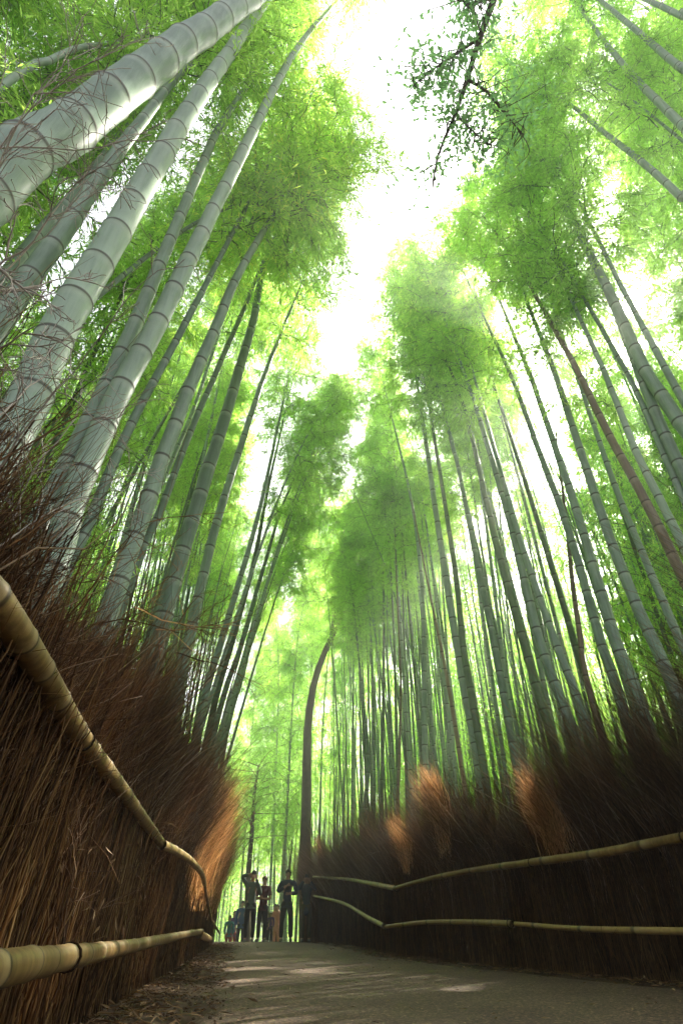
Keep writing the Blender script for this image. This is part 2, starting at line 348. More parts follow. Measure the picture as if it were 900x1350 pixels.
# heroes: (label, picture points bottom -> top, depth width in picture units, diameter, crown kind, material)
hero_spec = []
def H(label, pts, wpx, D=.12, ext=3.0, cr=1.0, m=None, sp=.24, sides=14, group=None, leanz=None): hero_spec.append((label, pts, wpx, D, ext, cr, m, sp, sides, group, leanz))
GL = 'bamboos along the left fence'; GR = 'bamboos along the right fence'
H('thickest pale bamboo, slanting across the upper left corner', [(0, 232), (75, 180), (150, 125), (260, 45), (345, -12)], 78, .16, 8, 1, None, .21, 40, GL)
H('thick grey green bamboo passing just below the thickest one', [(0, 425), (75, 318), (165, 188), (250, 80)], 38, .13, 2, .8, None, .2, 28, GL)
H('pale narrow bamboo glimpsed between the two thick ones, upper left', [(0, 372), (90, 265), (170, 165)], 20, .09, 5, 1, None, .2, 18, GL)
H('thick smooth green bamboo rising from the left edge to the top of the picture', [(8, 590), (65, 462), (110, 378), (190, 245), (260, 130), (345, 8)], 58, .15, 7, 1, None, .22, 36, GL)
H('slimmer bamboo just right of the thick smooth green one, fading into leaves', [(52, 690), (65, 662), (115, 562), (165, 458), (215, 340), (265, 220), (300, 150), (365, 60)], 31, .11, 1.5, .55, None, .23, 24, GL)
H('long bamboo curving to a hooked tip at the top centre of the sky gap', [(62, 765), (95, 662), (150, 535), (206, 430), (260, 320), (320, 200), (370, 100), (405, 45), (445, 0)], 41, .13, 1.0, .25, None, .22, 30, GL)
H('thin bamboo close to the right of the long hooked one', [(75, 785), (115, 695), (172, 562), (245, 425), (300, 320)], 18, .08, 4, 1, None, .22, 14, GL)
H('leaning bamboo whose bare pale tip hooks right below the big leafy mass', [(160, 758), (195, 660), (240, 535), (285, 430), (310, 370), (350, 300), (380, 255), (415, 225)], 29, .12, .6, .8, None, .23, 22, GL)
H('weathered thick bamboo standing in twigs midway along the left fence', [(205, 860), (218, 805), (250, 695), (295, 555), (332, 430), (352, 340), (395, 245)], 31, .13, .8, .9, None, .23, 22, GL)
H('bamboo directly right of the weathered thick one', [(240, 880), (250, 840), (280, 710), (312, 605), (350, 490), (390, 392)], 21, .11, 1.5, 1, None, .24, 16, GL)
H('slim bamboo behind the left fence with tip at the green crown centre', [(268, 930), (295, 835), (340, 680), (372, 535)], 15, .10, 2.5, 1, None, .25, 12, GL)
H('dark green bamboo among pale ones near the far end of the left row', [(278, 950), (305, 850), (335, 740), (352, 650), (372, 560)], 14, .10, 2.5, 1, M_CULMD, .25, 12, GL)
H('slender left bamboo bowing right over the path', [(285, 955), (318, 850), (350, 740), (375, 660), (410, 590)], 13, .10, 1.5, 1, None, .25, 12, GL)
H('outermost slender left bamboo arching nearest the path', [(298, 975), (322, 885), (345, 790), (385, 680)], 11, .09, 1.5, .8, None, .25, 12, GL)
H('pale bamboo bent strongly over, high in the upper left corner', [(0, 116), (65, 80), (105, 63), (150, 57)], 15, .07, 2, .8, None, .2, 14, GL)
H('thin pale bamboo leaning far right behind the left front row', [(60, 455), (135, 386), (215, 322), (275, 285), (335, 262)], 12, .075, 1, .8, None, .22, 12, GL)
H('dark old bamboo deep behind the thick smooth green one', [(28, 615), (95, 530), (165, 440)], 12, .09, 4, 1, M_CULMD, .24, 12, GL)
H('dark thin bamboo between the two front bamboos of the left row', [(92, 775), (145, 680), (190, 600), (235, 520)], 8, .08, 4, 1, M_CULMD, .24, 10, GL)
H('thin bamboo leaning through leaves left of the hook tipped one', [(170, 740), (230, 600), (262, 520), (300, 400), (318, 330)], 8, .08, 3, 1, None, .24, 10, GL)
H('pale twin bamboo behind the hook tipped one', [(175, 760), (213, 670), (255, 560), (318, 415), (345, 350), (372, 290), (388, 250)], 13, .09, 1, 1, None, .24, 12, GL)
# right side
H('short visible length of bamboo in the extreme upper right corner', [(930, 38), (900, 22), (840, -6)], 14, .11, 5, 1, None, .23, 14, GR)
H('bluish bamboo second down in the upper right corner', [(930, 115), (900, 92), (850, 50), (790, 0)], 15, .11, 5, 1, None, .23, 14, GR)
H('pale straight bamboo third down along the upper right edge', [(930, 198), (900, 167), (850, 117), (810, 72), (770, 20)], 18, .12, 3, 1, None, .24, 16, GR)
H('curved bluish bamboo arching left below the pale straight one, upper right', [(930, 285), (900, 262), (850, 217), (800, 178), (760, 145), (725, 122)], 16, .12, 2, .9, None, .24, 16, GR)
H('tall forked looking green bamboo sweeping down to the right edge', [(925, 605), (900, 562), (850, 488), (810, 400), (760, 300), (722, 218)], 24, .14, 2, 1, None, .24, 20, GR)
H('green bamboo leaning against the tall sweeping one on the right edge', [(925, 665), (900, 625), (865, 548), (835, 472), (800, 385), (765, 315)], 21, .13, 3, 1, None, .24, 18, GR)
H('pale yellowish bamboo nearest the right edge above the sweeping pair', [(925, 570), (900, 528), (830, 400), (790, 320)], 14, .10, 3, 1, None, .24, 14, GR)
H('dead brown bamboo leaning across the living green ones on the right', [(925, 815), (900, 762), (850, 660), (800, 570), (760, 488), (710, 398), (680, 345), (655, 310)], 17, .12, 1.2, .15, M_BROWN, .24, 16, GR)
H('bamboo just left of the dead brown one, crossing the sun glare', [(880, 890), (840, 802), (800, 700), (770, 612), (730, 490), (695, 400), (675, 345)], 18, .12, 2, 1, None, .25, 16, GR)
H('bamboo in the centre of the sun glare on the right', [(838, 915), (810, 842), (765, 692), (735, 600), (700, 500), (660, 400)], 18, .12, 2, 1, None, .25, 16, GR)
H('bamboo on the left rim of the sun glare', [(815, 915), (790, 842), (750, 702), (712, 600), (675, 500), (635, 412)], 15, .11, 2, 1, None, .25, 14, GR)
H('bamboo meeting the fence above its rightmost sunlit tuft', [(768, 1000), (738, 920), (710, 842), (675, 700), (650, 612), (620, 515), (590, 432)], 16, .12, 1.5, 1, None, .25, 14, GR)
H('dark bamboo beside the one above the rightmost sunlit tuft', [(730, 985), (690, 848), (670, 775), (645, 680), (615, 550), (587, 470)], 15, .12, 1.5, 1, M_CULMD, .25, 14, GR)
H('tall pale bamboo standing behind the middle sunlit tuft', [(640, 1060), (620, 950), (600, 840), (575, 680), (555, 540), (535, 412)], 14, .12, 1.2, 1, None, .25, 14, GR)
H('dark bamboo paired with the tall pale one behind the middle tuft', [(632, 980), (610, 848), (600, 755), (580, 625), (555, 475)], 11, .10, 1.5, 1, M_CULMD, .25, 12, GR)
H('thin bamboo second right of the tall pale one', [(675, 980), (650, 845), (625, 725), (600, 600), (570, 490)], 12, .11, 1.5, 1, None, .25, 12, GR)
H('bamboo in the right row ending under the round dark crown', [(775, 960), (730, 842), (685, 710), (648, 580), (620, 480)], 13, .11, 1.5, 1, None, .25, 12, GR)
H('thin upright bamboo left of the middle sunlit tuft', [(562, 1040), (558, 845), (554, 750), (540, 650), (510, 525)], 9, .10, 1.5, 1, None, .26, 12, GR)
H('bluish bamboo parallel to the dead brown one on its right', [(930, 790), (900, 720), (840, 600), (800, 500), (755, 400)], 15, .11, 3, 1, None, .25, 14, GR)
H('slim bamboo between the dead brown and sweeping green ones', [(925, 710), (875, 600), (830, 500), (770, 395)], 13, .10, 3, 1, None, .25, 12, GR)
H('bamboo low on the right, tip lost behind the dead brown one', [(925, 905), (895, 842), (860, 762), (810, 640), (770, 525)], 14, .11, 3, 1, None, .25, 12, GR)
H('short dead brown bamboo below the sun glare', [(775, 905), (765, 845), (755, 775), (745, 680), (738, 620)], 10, .09, 1, .1, M_BROWN, .25, 12, GR)
H('thin brown bamboo stem left of the tall pale one', [(612, 1040), (590, 900), (568, 790), (550, 700)], 7, .08, 1, .1, M_BROWN, .26, 10, GR)
H('bluish upright bamboo at the near end of the distant right row', [(480, 1090), (485, 1000), (476, 900), (470, 840)], 8, .10, 1.5, .7, None, .26, 10, GR)
H('slender brown bamboo among the distant green ones of the right row', [(524, 1090), (526, 1000), (528, 900), (524, 800)], 5, .08, 3, .8, M_BROWN, .26, 8, GR)

heroes = []
for k, (label, pts, wpx, D, ext, cr, m, sp, sides, group, lz) in enumerate(hero_spec):
    d = D * FPX / wpx
    left = pts[0][0] < 450; d_first = d
    for _ in range(60):                       # it has to stand behind the brushwood
        b = at_d(*pts[0], d)
        if (left and b[0] < lfx(b[1]) - .20 - D / 2) or (not left and b[0] > rfx(b[1]) + .28 + D / 2): break
        d *= 1.02
    D *= min(d / d_first, 1.5)
    vert = b + np.array([0, 0, 1.])
    top = closest_on_ray(*pts[-1], b, vert)
    # keep the top at a believable height
    if top[2] > 17:
        r_ = ray(*pts[-1]); top = CAM + r_ * ((17 - CAMZ) / r_[2])
    P = [b]
    for q in pts[1:-1]: P.append(closest_on_ray(*q, b, top))
    P.append(top); P = np.array(P)
    dr = (P[1] - P[0]) / np.linalg.norm(P[1] - P[0])
    # run down to the ground, straightening
    g0 = ground(b[0], b[1]) - .1
    foot = b.copy(); hdrop = b[2] - g0; foot[2] = g0; foot[:2] -= dr[:2] / max(dr[2], .5) * min(hdrop, 3) * .5
    foot[0] = min(foot[0], lfx(foot[1]) - .4) if left else max(foot[0], rfx(foot[1]) + .4)
    if hdrop > .05: P = np.vstack([foot, P])
    d2 = (P[-1] - P[-2]) / np.linalg.norm(P[-1] - P[-2])
    tip = P[-1] + d2 * ext
    tip[2] -= .05 * ext
    low = P[-1]
    Pf = np.vstack([P, P[-1] + d2 * ext * .5, tip]) if ext > .2 else P
    hero = empty('bamboo', tuple(foot), label, 'bamboo', group)
    f0 = foot
    Lt = np.linalg.norm(np.diff(Pf, axis=0), axis=1).sum()
    me = culm_mesh(Pf - f0, D / 2 * 1.03, .011, sp * (D / .12) ** .5, sides, m, k, True, 1.45)
    link('culm', me, hero)
    heroes.append((k, foot, Pf, d))
    if cr > 0.3:
        Lc = 5.8 * cr
        L0 = np.linalg.norm(Pf[-1] - Pf[0])
        # crown starts below the tip
        cd = (Pf[-1] - Pf[-3]); cd /= np.linalg.norm(cd); cd = cd + np.array([0, 0, .5]); cd /= np.linalg.norm(cd)
        st = Pf[-1] - cd * Lc * .55
        o = link('foliage', CROWN_ME[k % 8], hero); orient(o, st - f0, cd, k * 1.7, Lc / 6.8); crown_objs.append(o)
    print('HERO %2d foot %.1f %.1f top %.1f %.1f %.1f len %.1f d %.2f D %.3f| %s' % (k, foot[0], foot[1], *Pf[-1], Lt, d, D, label[:40]))

# ------------------------------------------------------------------ the crowd of bamboos behind
def make_proto(i, Ht, dark, leafy=False):
    rr = np.random.default_rng(50 + i)
    root = empty('bamboo')
    lean = rr.normal(0, .25, 2)
    z = np.linspace(0, 1, 7)
    P = np.stack([lean[0] * z ** 2 + .9 * z ** 5, lean[1] * z ** 2, z * Ht - .5 * z ** 6], 1)
    r0 = rr.uniform(.042, .056)
    me = culm_mesh(P, r0, .008, .30, 8, M_CULMD if dark else M_CULM, 200 + i, False, 1.5)
    link('culm', me, root)
    st = P[4] + (P[4] - P[3]) * (.0 if i % 2 else -.25); dv = P[-1] - st; L_ = np.linalg.norm(dv)
    o = link('foliage', CROWN_ME[i % 8], root); orient(o, st, dv / L_, i, L_ / 6.0)
    if leafy:
        dv = P[4] - P[1]; L_ = np.linalg.norm(dv)
        o = link('foliage', CROWN_ME[(i + 3) % 8], root); orient(o, P[1] * .6 + P[2] * .4, dv / L_, i + 2, L_ / 6.4)
    return root
protos = [make_proto(i, 13.5 + (i % 5) * .9, i % 3 == 1) for i in range(10)] + [make_proto(i, 12.5 + (i % 3) * .9, i % 2 == 1, True) for i in range(10, 15)]
rnd = random.Random(11)
used = set()
def put(i, x, y, rot, sc, label, group, tilt=0, tdir=0):
    root = protos[i]
    if i in used:
        new = root.copy(); COL.objects.link(new)
        for ch in root.children:
            c = ch.copy(); COL.objects.link(c); c.parent = new
            if c.name.startswith('foliage'): crown_objs.append(c)
    else:
        used.add(i); new = root
        for c in root.children:
            if c.name.startswith('foliage'): crown_objs.append(c)
    new.location = (x, y, gz(x, y) - .1)
    new.rotation_euler = (tilt * math.cos(tdir), tilt * math.sin(tdir), rot); new.scale = (sc, sc, sc)
    tag(new, label, 'bamboo', group); return new
placed = [(h[1][0], h[1][1]) for h in heroes]
def in_beam(x, y):                            # stands in a shaft of sun that reaches the fences or the path
    for t in beams:
        k_ = ((x - t[0]) * SUN[0] + (y - t[1]) * SUN[1]) / (SUN[0] ** 2 + SUN[1] ** 2)
        if 0 < k_ * SUN[2] < 13 and math.hypot(t[0] + k_ * SUN[0] - x, t[1] + k_ * SUN[1] - y) < .2: return True
    return False
beams = [at_y(575, 1062, 10.3), at_y(555, 1085, 10.6), at_y(525, 1108, 11.5), at_y(715, 1065, 7.6), at_y(282, 1075, 9.5), at_y(272, 1120, 9.5), at_y(400, 1266, 8.6), at_y(480, 1264, 8.6)]
def crowd(n, side, y0, y1, depth, md, label, group, hs=(.8, 1.1), off=1.0, pr=(0, 9)):
    k = 0; tries = 0
    while k < n and tries < 6000:
        tries += 1
        y = rnd.uniform(y0, y1)
        dx = off + rnd.random() ** 1.3 * depth
        x = (lfx(y) - dx) if side < 0 else (rfx(y) + dx)
        if y > 23: y2 = y
        if math.hypot(x, y) < (2.6 if side < 0 and y1 < 7 else 5.0 if y1 < 10 else 6.5): continue
        if any((x - a) ** 2 + (y - b) ** 2 < md ** 2 for a, b in placed) or in_beam(x, y): continue
        placed.append((x, y))
        # the leading curve of the tip (local +x) nods toward the path or the light
        rot = (0 if side < 0 else math.pi) + rnd.uniform(-1.6, 1.6)
        put(rnd.randint(*pr), x, y, rot, rnd.uniform(*hs), label, group, rnd.uniform(0, .07), rnd.uniform(0, 6.28)); k += 1
    print('crowd', side, k)
crowd(36, -1, 8, 24, 2.6, .42, 'slender bamboo crowded behind the front row, left of the path', 'crowded bamboos left of the path')
crowd(36, -1, 1, 27, 11, .8, 'slender bamboo deep in the grove, well left of the path', 'deep grove bamboos left of the path', (.55, 1.0), 3.0, (8, 14))
crowd(54, 1, 9, 24, 4, .45, 'slender bamboo crowded behind the front row, right of the path', 'crowded bamboos right of the path', (.85, 1.12))
crowd(36, 1, 3, 32, 11, .8, 'slender bamboo deep in the grove, well right of the path', 'deep grove bamboos right of the path', (.6, 1.0), 3.0, (8, 14))
crowd(14, -1, -.5, 6, 3, .6, 'bamboo standing close by behind the thick culms of the upper left', 'near bamboos behind the left front row', (.6, .8), 1.3, (9, 14))
crowd(9, 1, 0, 9, 4, .7, 'bamboo standing close by at the right edge behind the front culms', 'near bamboos behind the right front row', (.8, 1.0), 1.3, (8, 14))
# beyond the people, where the path bends out of sight
k = 0
while k < 24:
    y = rnd.uniform(28.5, 46); x = rnd.uniform(-15, 1.5)
    if lfx(y) - .9 < x < rfx(y) + .9: continue
    if any((x - a) ** 2 + (y - b) ** 2 < .7 for a, b in placed): continue
    placed.append((x, y)); k += 1
    put(rnd.randint(5, 14), x, y, rnd.uniform(0, 6.28), rnd.uniform(.75, 1.1), 'thin pale bamboo beyond the bend, behind the group of people', 'bamboos beyond the bend of the path', rnd.uniform(0, .08), rnd.uniform(0, 6.28))
for i, (x, y) in enumerate([(-3.0, 10.2), (-3.1, 11.6), (-3.3, 12.9), (-3.5, 14.2), (-3.7, 15.6), (-4.2, 17.0), (-4.5, 18.4), (-4.9, 19.9), (-5.4, 21.3), (-5.9, 22.6)]):
    put((i * 3) % 10, x, y, .4 * math.sin(i * 2.1), .95 + .03 * (i % 4), 'slender bamboo at the far end of the left row, leaning over the path', 'bamboos leaning over the path from the left', (.17 if i < 6 else .15) + .02 * (i % 3), math.pi / 2)
for i, (x, y) in enumerate([(1.2, 14.3), (1.5, 15.8), (.9, 17.4), (.9, 19)]):
    put((i * 3 + 1) % 10, x, y, math.pi + .4 * math.sin(i * 2.1), 1.0 + .04 * (i % 4), 'slender bamboo at the far end of the right row, leaning over the path', 'bamboos leaning over the path from the right', -.03 - .02 * (i % 3), math.pi / 2)
for i, (x, y) in enumerate([(-1.0, 29.5), (-2.0, 31), (-.3, 31.5), (-2.7, 33.5), (-1.4, 34.2), (.4, 29.2), (-3.3, 32.2), (-2.6, 29.8), (-3.0, 36.5), (-4.6, 36.8), (-3.9, 38.6), (-5.7, 39.2)]):
    put((10 + i % 5) if i % 2 else i % 10, x, y, i * 1.7, (1.36 if i % 2 else 1.28) + .05 * (i % 3) + (.06 if y > 36 else 0), 'thin pale bamboo beyond the bend, behind the group of people', 'bamboos beyond the bend of the path', .03, i * 1.1)
for i, (x, y) in enumerate([(7.2, 9.4), (8.4, 10.2), (9.6, 11.3), (7.9, 11.8), (9.1, 13.0), (10.4, 12.6), (6.6, 10.9), (10.8, 14.2), (8.2, 14.1), (6.9, 12.9), (11.6, 12.0), (9.8, 9.6)]):
    put(10 + i % 5, x, y, i * 2.1, .95 + .05 * (i % 4), 'slender bamboo deep in the grove, well right of the path', 'deep grove bamboos right of the path', .02, i)
for i, (x, y) in enumerate([(4.9, 3.2), (5.4, 4.6), (5.1, 2.0), (6.0, 3.0), (6.5, 5.0), (4.9, .9), (5.9, 1.1), (7.0, 2.2), (6.3, 6.5), (7.6, 4.1)]):
    put(i % 10, x, y, math.pi + .5 * math.sin(i * 2.3), 1.02 + .04 * (i % 5), 'bamboo standing close by at the right edge behind the front culms', 'near bamboos behind the right front row', -.10 - .02 * (i % 3), math.pi / 2)

# ------------------------------------------------------------------ far grove, one mass
def far_grove():
    r = np.random.default_rng(77); parts = []
    n = 500
    pos = []
    while len(pos) < n:
        y = r.uniform(24, 90); x = r.uniform(-70, 55)
        if x > lfx(min(y, 48)) - 3 and x < rfx(min(y, 48)) + 3 and y < 50: continue
        if lfx(y) - 6 < x < rfx(y) + 4.5 and y < 31: continue
        pos.append((x, y))
    for y0 in range(120):
        pos.append((r.uniform(-30, -10), r.uniform(3, 30))); pos.append((r.uniform(12, 34), r.uniform(4, 34)))
    for y0 in range(70):
        y = r.uniform(12, 30); pos.append((rfx(y) + r.uniform(4.2, 9), y))
        y = r.uniform(9, 27); pos.append((lfx(y) - r.uniform(4.5, 9), y))
    pos = np.array(pos); n = len(pos)
    Ht = r.uniform(9, 15, n) * np.where((pos[:, 1] > 40) & (np.abs(pos[:, 0]) < 30), 1.4, 1); b = np.stack([pos[:, 0], pos[:, 1], ground(pos[:, 0], pos[:, 1]) - .1], 1)
    s = np.linspace(0, 1, 5); ln = r.normal(0, .7, (n, 2))
    P = np.zeros((n, 5, 3)); P[:, :, :2] = b[:, None, :2] + ln[:, None] * (s ** 2)[None, :, None]; P[:, :, 2] = b[:, 2:] + Ht[:, None] * s
    v, f = tubes(P, (.045 * (1 - .8 * s))[None] * np.ones((n, 1)), 5); parts.append((v, f, 1))
    e = []
    for y0 in range(230):
        y = 10 + r.random() * 24; e.append((rfx(y) + 1.2 + r.random() * 7, y))
        y = 8 + r.random() * 18; e.append((lfx(y) - 1.2 - r.random() * 6, y))
    e = np.array([q for q in e if not in_beam(*q)]); ne = len(e); he = r.uniform(11, 16, ne); Pe = np.zeros((ne, 5, 3))
    Pe[:, :, :2] = e[:, None] + r.normal(0, .6, (ne, 1, 2)) * (s ** 2)[None, :, None]; Pe[:, :, 2] = ground(e[:, 0], e[:, 1])[:, None] + he[:, None] * s
    v, f = tubes(Pe, (r.uniform(.022, .042, (ne, 1)) * (1 - .8 * s)), 6); parts.append((v, f, 1))
    per = 1900; m = n * per; bi = np.repeat(np.arange(n), per)
    K = 34; cc = r.random((n, K)); ca = r.uniform(0, 6.28, (n, K)); cr = r.uniform(.3, 2.0, (n, K)) 
    ki = r.integers(0, K, m); t = .14 + .86 * cc[bi, ki]
    t = np.where(r.random(m) < .14, r.uniform(.0, .16, m), t); rad = cr[bi, ki] * (1.2 - t * .75)
    C = np.stack([b[bi, 0] + ln[bi, 0] * t ** 2 + np.cos(ca[bi, ki]) * rad, b[bi, 1] + ln[bi, 1] * t ** 2 + np.sin(ca[bi, ki]) * rad, b[bi, 2] + Ht[bi] * t], 1)
    C += r.normal(0, 1, (m, 3)) * np.array([.38, .38, .26])
    LS = np.clip(.0068 * np.hypot(C[:, 0], C[:, 1]), .11, .26)
    D = r.normal(0, 1, (m, 3)); D[:, 2] -= .5; Nn = r.normal(0, .6, (m, 3)); Nn[:, 2] += 1
    v, f = leaf_quads(C, D, Nn, r.uniform(.75, 1.3, m) * LS, r.uniform(.22, .36, m) * LS); parts.append((v, f, 0))
    V, F, Mi = joinparts(parts)
    global FG; FG = (V, F, Mi)
    o = link('far_bamboo_grove', mesh('far_bamboo_grove', V, F, [M_LEAF, M_CULM], Mi, False, {'node': V[:, 2] * 3.1}))
    tag(o, 'pale green mass of bamboo filling the distance behind everything', 'bamboo grove', None, 'stuff')
FG_O = None
far_grove(); FG_O = bpy.data.objects['far_bamboo_grove']; CROWN_DATA[FG_O.data.name] = FG

# ------------------------------------------------------------------ brushwood fences
def fence_brush(lx, y0, y1, side, topf, seed, dens, dens2):
    """side +1: brush leans to +x (left fence), -1: to -x"""
    r = np.random.default_rng(seed); parts = []
    # stems, denser near the camera in y
    yy = np.linspace(y0, y1, 2000); xx = lx(yy); sl = np.concatenate([[0], np.cumsum(np.hypot(np.diff(yy), np.diff(xx)))]); Ltot = sl[-1]
    dist = np.hypot(xx, yy)
    wgt = np.clip(5 / dist, .35, 1.0); cdf = np.cumsum(wgt); cdf /= cdf[-1]
    def pick(n): u = r.random(n); return np.interp(u, cdf, yy)
    # 1 reeds
    n = int(Ltot * dens); y = pick(n); off = r.uniform(.05, .2, n); x = lx(y) - side * off
    g = ground(lx(y), y); k = 5; s = np.linspace(0, 1, k)
    h = r.uniform(.55, 1.5, n); lean = r.normal(0, .055, (n, 2)); bend = r.normal(0, .02, (n, k, 2))
    P = np.zeros((n, k, 3)); P[:, :, 0] = x[:, None] + lean[:, :1] * s * h[:, None] + bend[..., 0]; P[:, :, 1] = y[:, None] + lean[:, 1:] * s * h[:, None] + bend[..., 1]
    P[:, :, 2] = g[:, None] + s * h[:, None] - .02
    v, f = tubes(P, r.uniform(.0015, .0052, (n, 1)) * (1.1 - .5 * s), 3); parts.append((v, f, 0))
    # 2 brush twigs
    n = int(Ltot * dens2); y = pick(n); off = r.uniform(.07, .36, n)
    g = ground(lx(y), y); tp = topf(y) * (1 + .10 * np.sin(y * 2.1) + .07 * np.sin(y * 5.3 + 1)); z0 = r.uniform(.15, .62, n) * tp; ztop = tp * (r.uniform(.62, 1.0, n) + np.where(r.random(n) < .22, r.uniform(0, .2, n), 0)) 
    k = 6; s = np.linspace(0, 1, k); hh = np.maximum(ztop - z0, .25)
    clump = np.sin(y * 4.1 + 2 * np.sin(y * 1.7)) * .22 + np.sin(y * 11.3 + off * 9) * .16
    outl = side * (r.normal(.17, .17, n) + .05 + .10 * np.sin(y * 6.7 + off * 14)); al = np.where(r.random(n) < .25, r.normal(0, .5, n), r.normal(0, .17, n)) + clump
    P = np.zeros((n, k, 3)); P[:, :, 0] = (lx(y) - side * off)[:, None] + outl[:, None] * (1.15 if side > 0 else 1.4) * np.maximum(z0[:, None] + s * hh[:, None] - .98, 0) ** 1.2
    P[:, :, 1] = y[:, None] + al[:, None] * (s ** 1.3) * hh[:, None]; P[:, :, 2] = (g + z0)[:, None] + s * hh[:, None]
    P[:, 1:] += r.normal(0, .014, (n, k - 1, 3))
    thick = r.random(n) < .13; P[thick, :, 2] -= .12 * s * tp[thick, None]
    P0 = P; Rw = (r.uniform(.0013, .0034, (n, 1)) + thick[:, None] * r.uniform(.0015, .0045, (n, 1))) * (1.05 - .75 * s)
    v, f = tubes(P[~thick], Rw[~thick], 3); parts.append((v, f, 1)); v, f = tubes(P[thick], Rw[thick], 3); parts.append((v, f, 3))
    # 3 side sprigs
    m = int(n * 1.7); bi = r.integers(0, n, m); ks = r.integers(1, 5, m); B = P[bi, ks]
    dirn = P[bi, ks + 1] - P[bi, ks]; dirn /= np.linalg.norm(dirn, axis=1, keepdims=True) + 1e-9
    dirn = dirn + r.normal(0, .33, (m, 3)); dirn /= np.linalg.norm(dirn, axis=1, keepdims=True)
    q = np.linspace(0, 1, 4); ln = r.uniform(.12, .5, m)
    Q = B[:, None] + dirn[:, None] * q[None, :, None] * ln[:, None, None]; Q[:, :, 2] += (q ** 2)[None] * ln[:, None] * .15
    Q[:, 1:] += r.normal(0, .008, (m, 3, 3))
    v, f = tubes(Q, r.uniform(.0008, .0019, (m, 1)) * (1.05 - .75 * q), 3); parts.append((v, f, 1))
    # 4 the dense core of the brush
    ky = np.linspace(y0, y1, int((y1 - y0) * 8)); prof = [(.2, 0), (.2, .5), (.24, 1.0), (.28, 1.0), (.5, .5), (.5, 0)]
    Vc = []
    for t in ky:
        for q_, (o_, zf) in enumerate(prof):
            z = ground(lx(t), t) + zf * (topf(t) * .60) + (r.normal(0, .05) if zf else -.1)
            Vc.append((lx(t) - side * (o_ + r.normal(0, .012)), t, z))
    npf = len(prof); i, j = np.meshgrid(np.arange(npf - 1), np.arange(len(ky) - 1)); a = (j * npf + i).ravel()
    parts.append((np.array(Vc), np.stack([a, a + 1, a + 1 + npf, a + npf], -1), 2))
    V, F, Mi = joinparts(parts)
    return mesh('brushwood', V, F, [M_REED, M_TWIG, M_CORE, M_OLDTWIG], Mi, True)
topL = lambda y: np.interp(y, [-3, 1.2, 2.2, 4, 6, 9, 14, 24], [1.3, 1.4, 1.6, 1.85, 2.05, 2.2, 2.15, 2.1])
topR = lambda y: np.interp(y, [-3, 4, 6, 9, 12, 16, 22, 24], [2.7, 2.65, 2.45, 2.2, 2.3, 2.35, 2.6, 2.5])
fl = empty('brushwood_fence', (float(lfx(2)), 2, 0), 'dark brushwood fence with golden sunlit end, left of the path', 'fence', 'brushwood fences')
fr = empty('brushwood_fence', (float(rfx(8)), 8, 0), 'dark brushwood fence with three sunlit tufts, right of the path', 'fence', 'brushwood fences')
bpy.context.view_layer.update()
def child(name, me, par, label=None):
    o = link(name, me, par); o.matrix_parent_inverse = par.matrix_world.inverted()
    if label: o['label'] = label
    return o
child('brushwood', fence_brush(lfx, -1.0, 24, 1, topL, 5, 620, 900), fl)
child('brushwood', fence_brush(rfx, 2.5, 24.5, -1, topR, 6, 420, 1050), fr)

# looser sprays standing up out of the brush, sunlight painted into their paler colour
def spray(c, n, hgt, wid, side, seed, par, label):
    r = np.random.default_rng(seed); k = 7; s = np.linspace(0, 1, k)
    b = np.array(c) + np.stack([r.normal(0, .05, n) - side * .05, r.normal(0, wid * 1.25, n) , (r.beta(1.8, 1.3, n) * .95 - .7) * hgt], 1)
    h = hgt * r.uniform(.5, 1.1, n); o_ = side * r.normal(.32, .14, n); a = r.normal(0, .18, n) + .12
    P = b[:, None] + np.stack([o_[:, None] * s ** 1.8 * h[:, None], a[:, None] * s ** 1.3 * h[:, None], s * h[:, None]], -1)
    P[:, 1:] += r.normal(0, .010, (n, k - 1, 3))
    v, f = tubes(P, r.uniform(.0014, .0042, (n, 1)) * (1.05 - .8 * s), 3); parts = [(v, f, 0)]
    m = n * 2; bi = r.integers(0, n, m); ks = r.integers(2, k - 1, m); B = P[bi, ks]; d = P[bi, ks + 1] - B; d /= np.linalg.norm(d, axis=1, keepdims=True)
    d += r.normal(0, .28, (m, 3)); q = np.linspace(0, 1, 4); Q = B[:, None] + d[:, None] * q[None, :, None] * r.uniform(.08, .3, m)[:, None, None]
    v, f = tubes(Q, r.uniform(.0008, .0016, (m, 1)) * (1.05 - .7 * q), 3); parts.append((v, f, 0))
    V, F, Mi = joinparts(parts); child('tuft', mesh('tuft', V, F, [M_SUNTINT], Mi), par, label)
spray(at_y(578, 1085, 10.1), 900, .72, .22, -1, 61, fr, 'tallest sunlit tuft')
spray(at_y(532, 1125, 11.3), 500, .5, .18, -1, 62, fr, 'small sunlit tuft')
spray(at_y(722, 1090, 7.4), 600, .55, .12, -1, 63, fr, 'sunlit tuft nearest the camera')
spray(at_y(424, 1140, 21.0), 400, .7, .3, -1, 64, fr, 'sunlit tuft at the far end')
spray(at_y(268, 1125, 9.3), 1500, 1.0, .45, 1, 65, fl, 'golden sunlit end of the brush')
spray(at_y(280, 1165, 12.5), 700, .8, .5, 1, 66, fl, 'golden sunlit tuft past the bend')

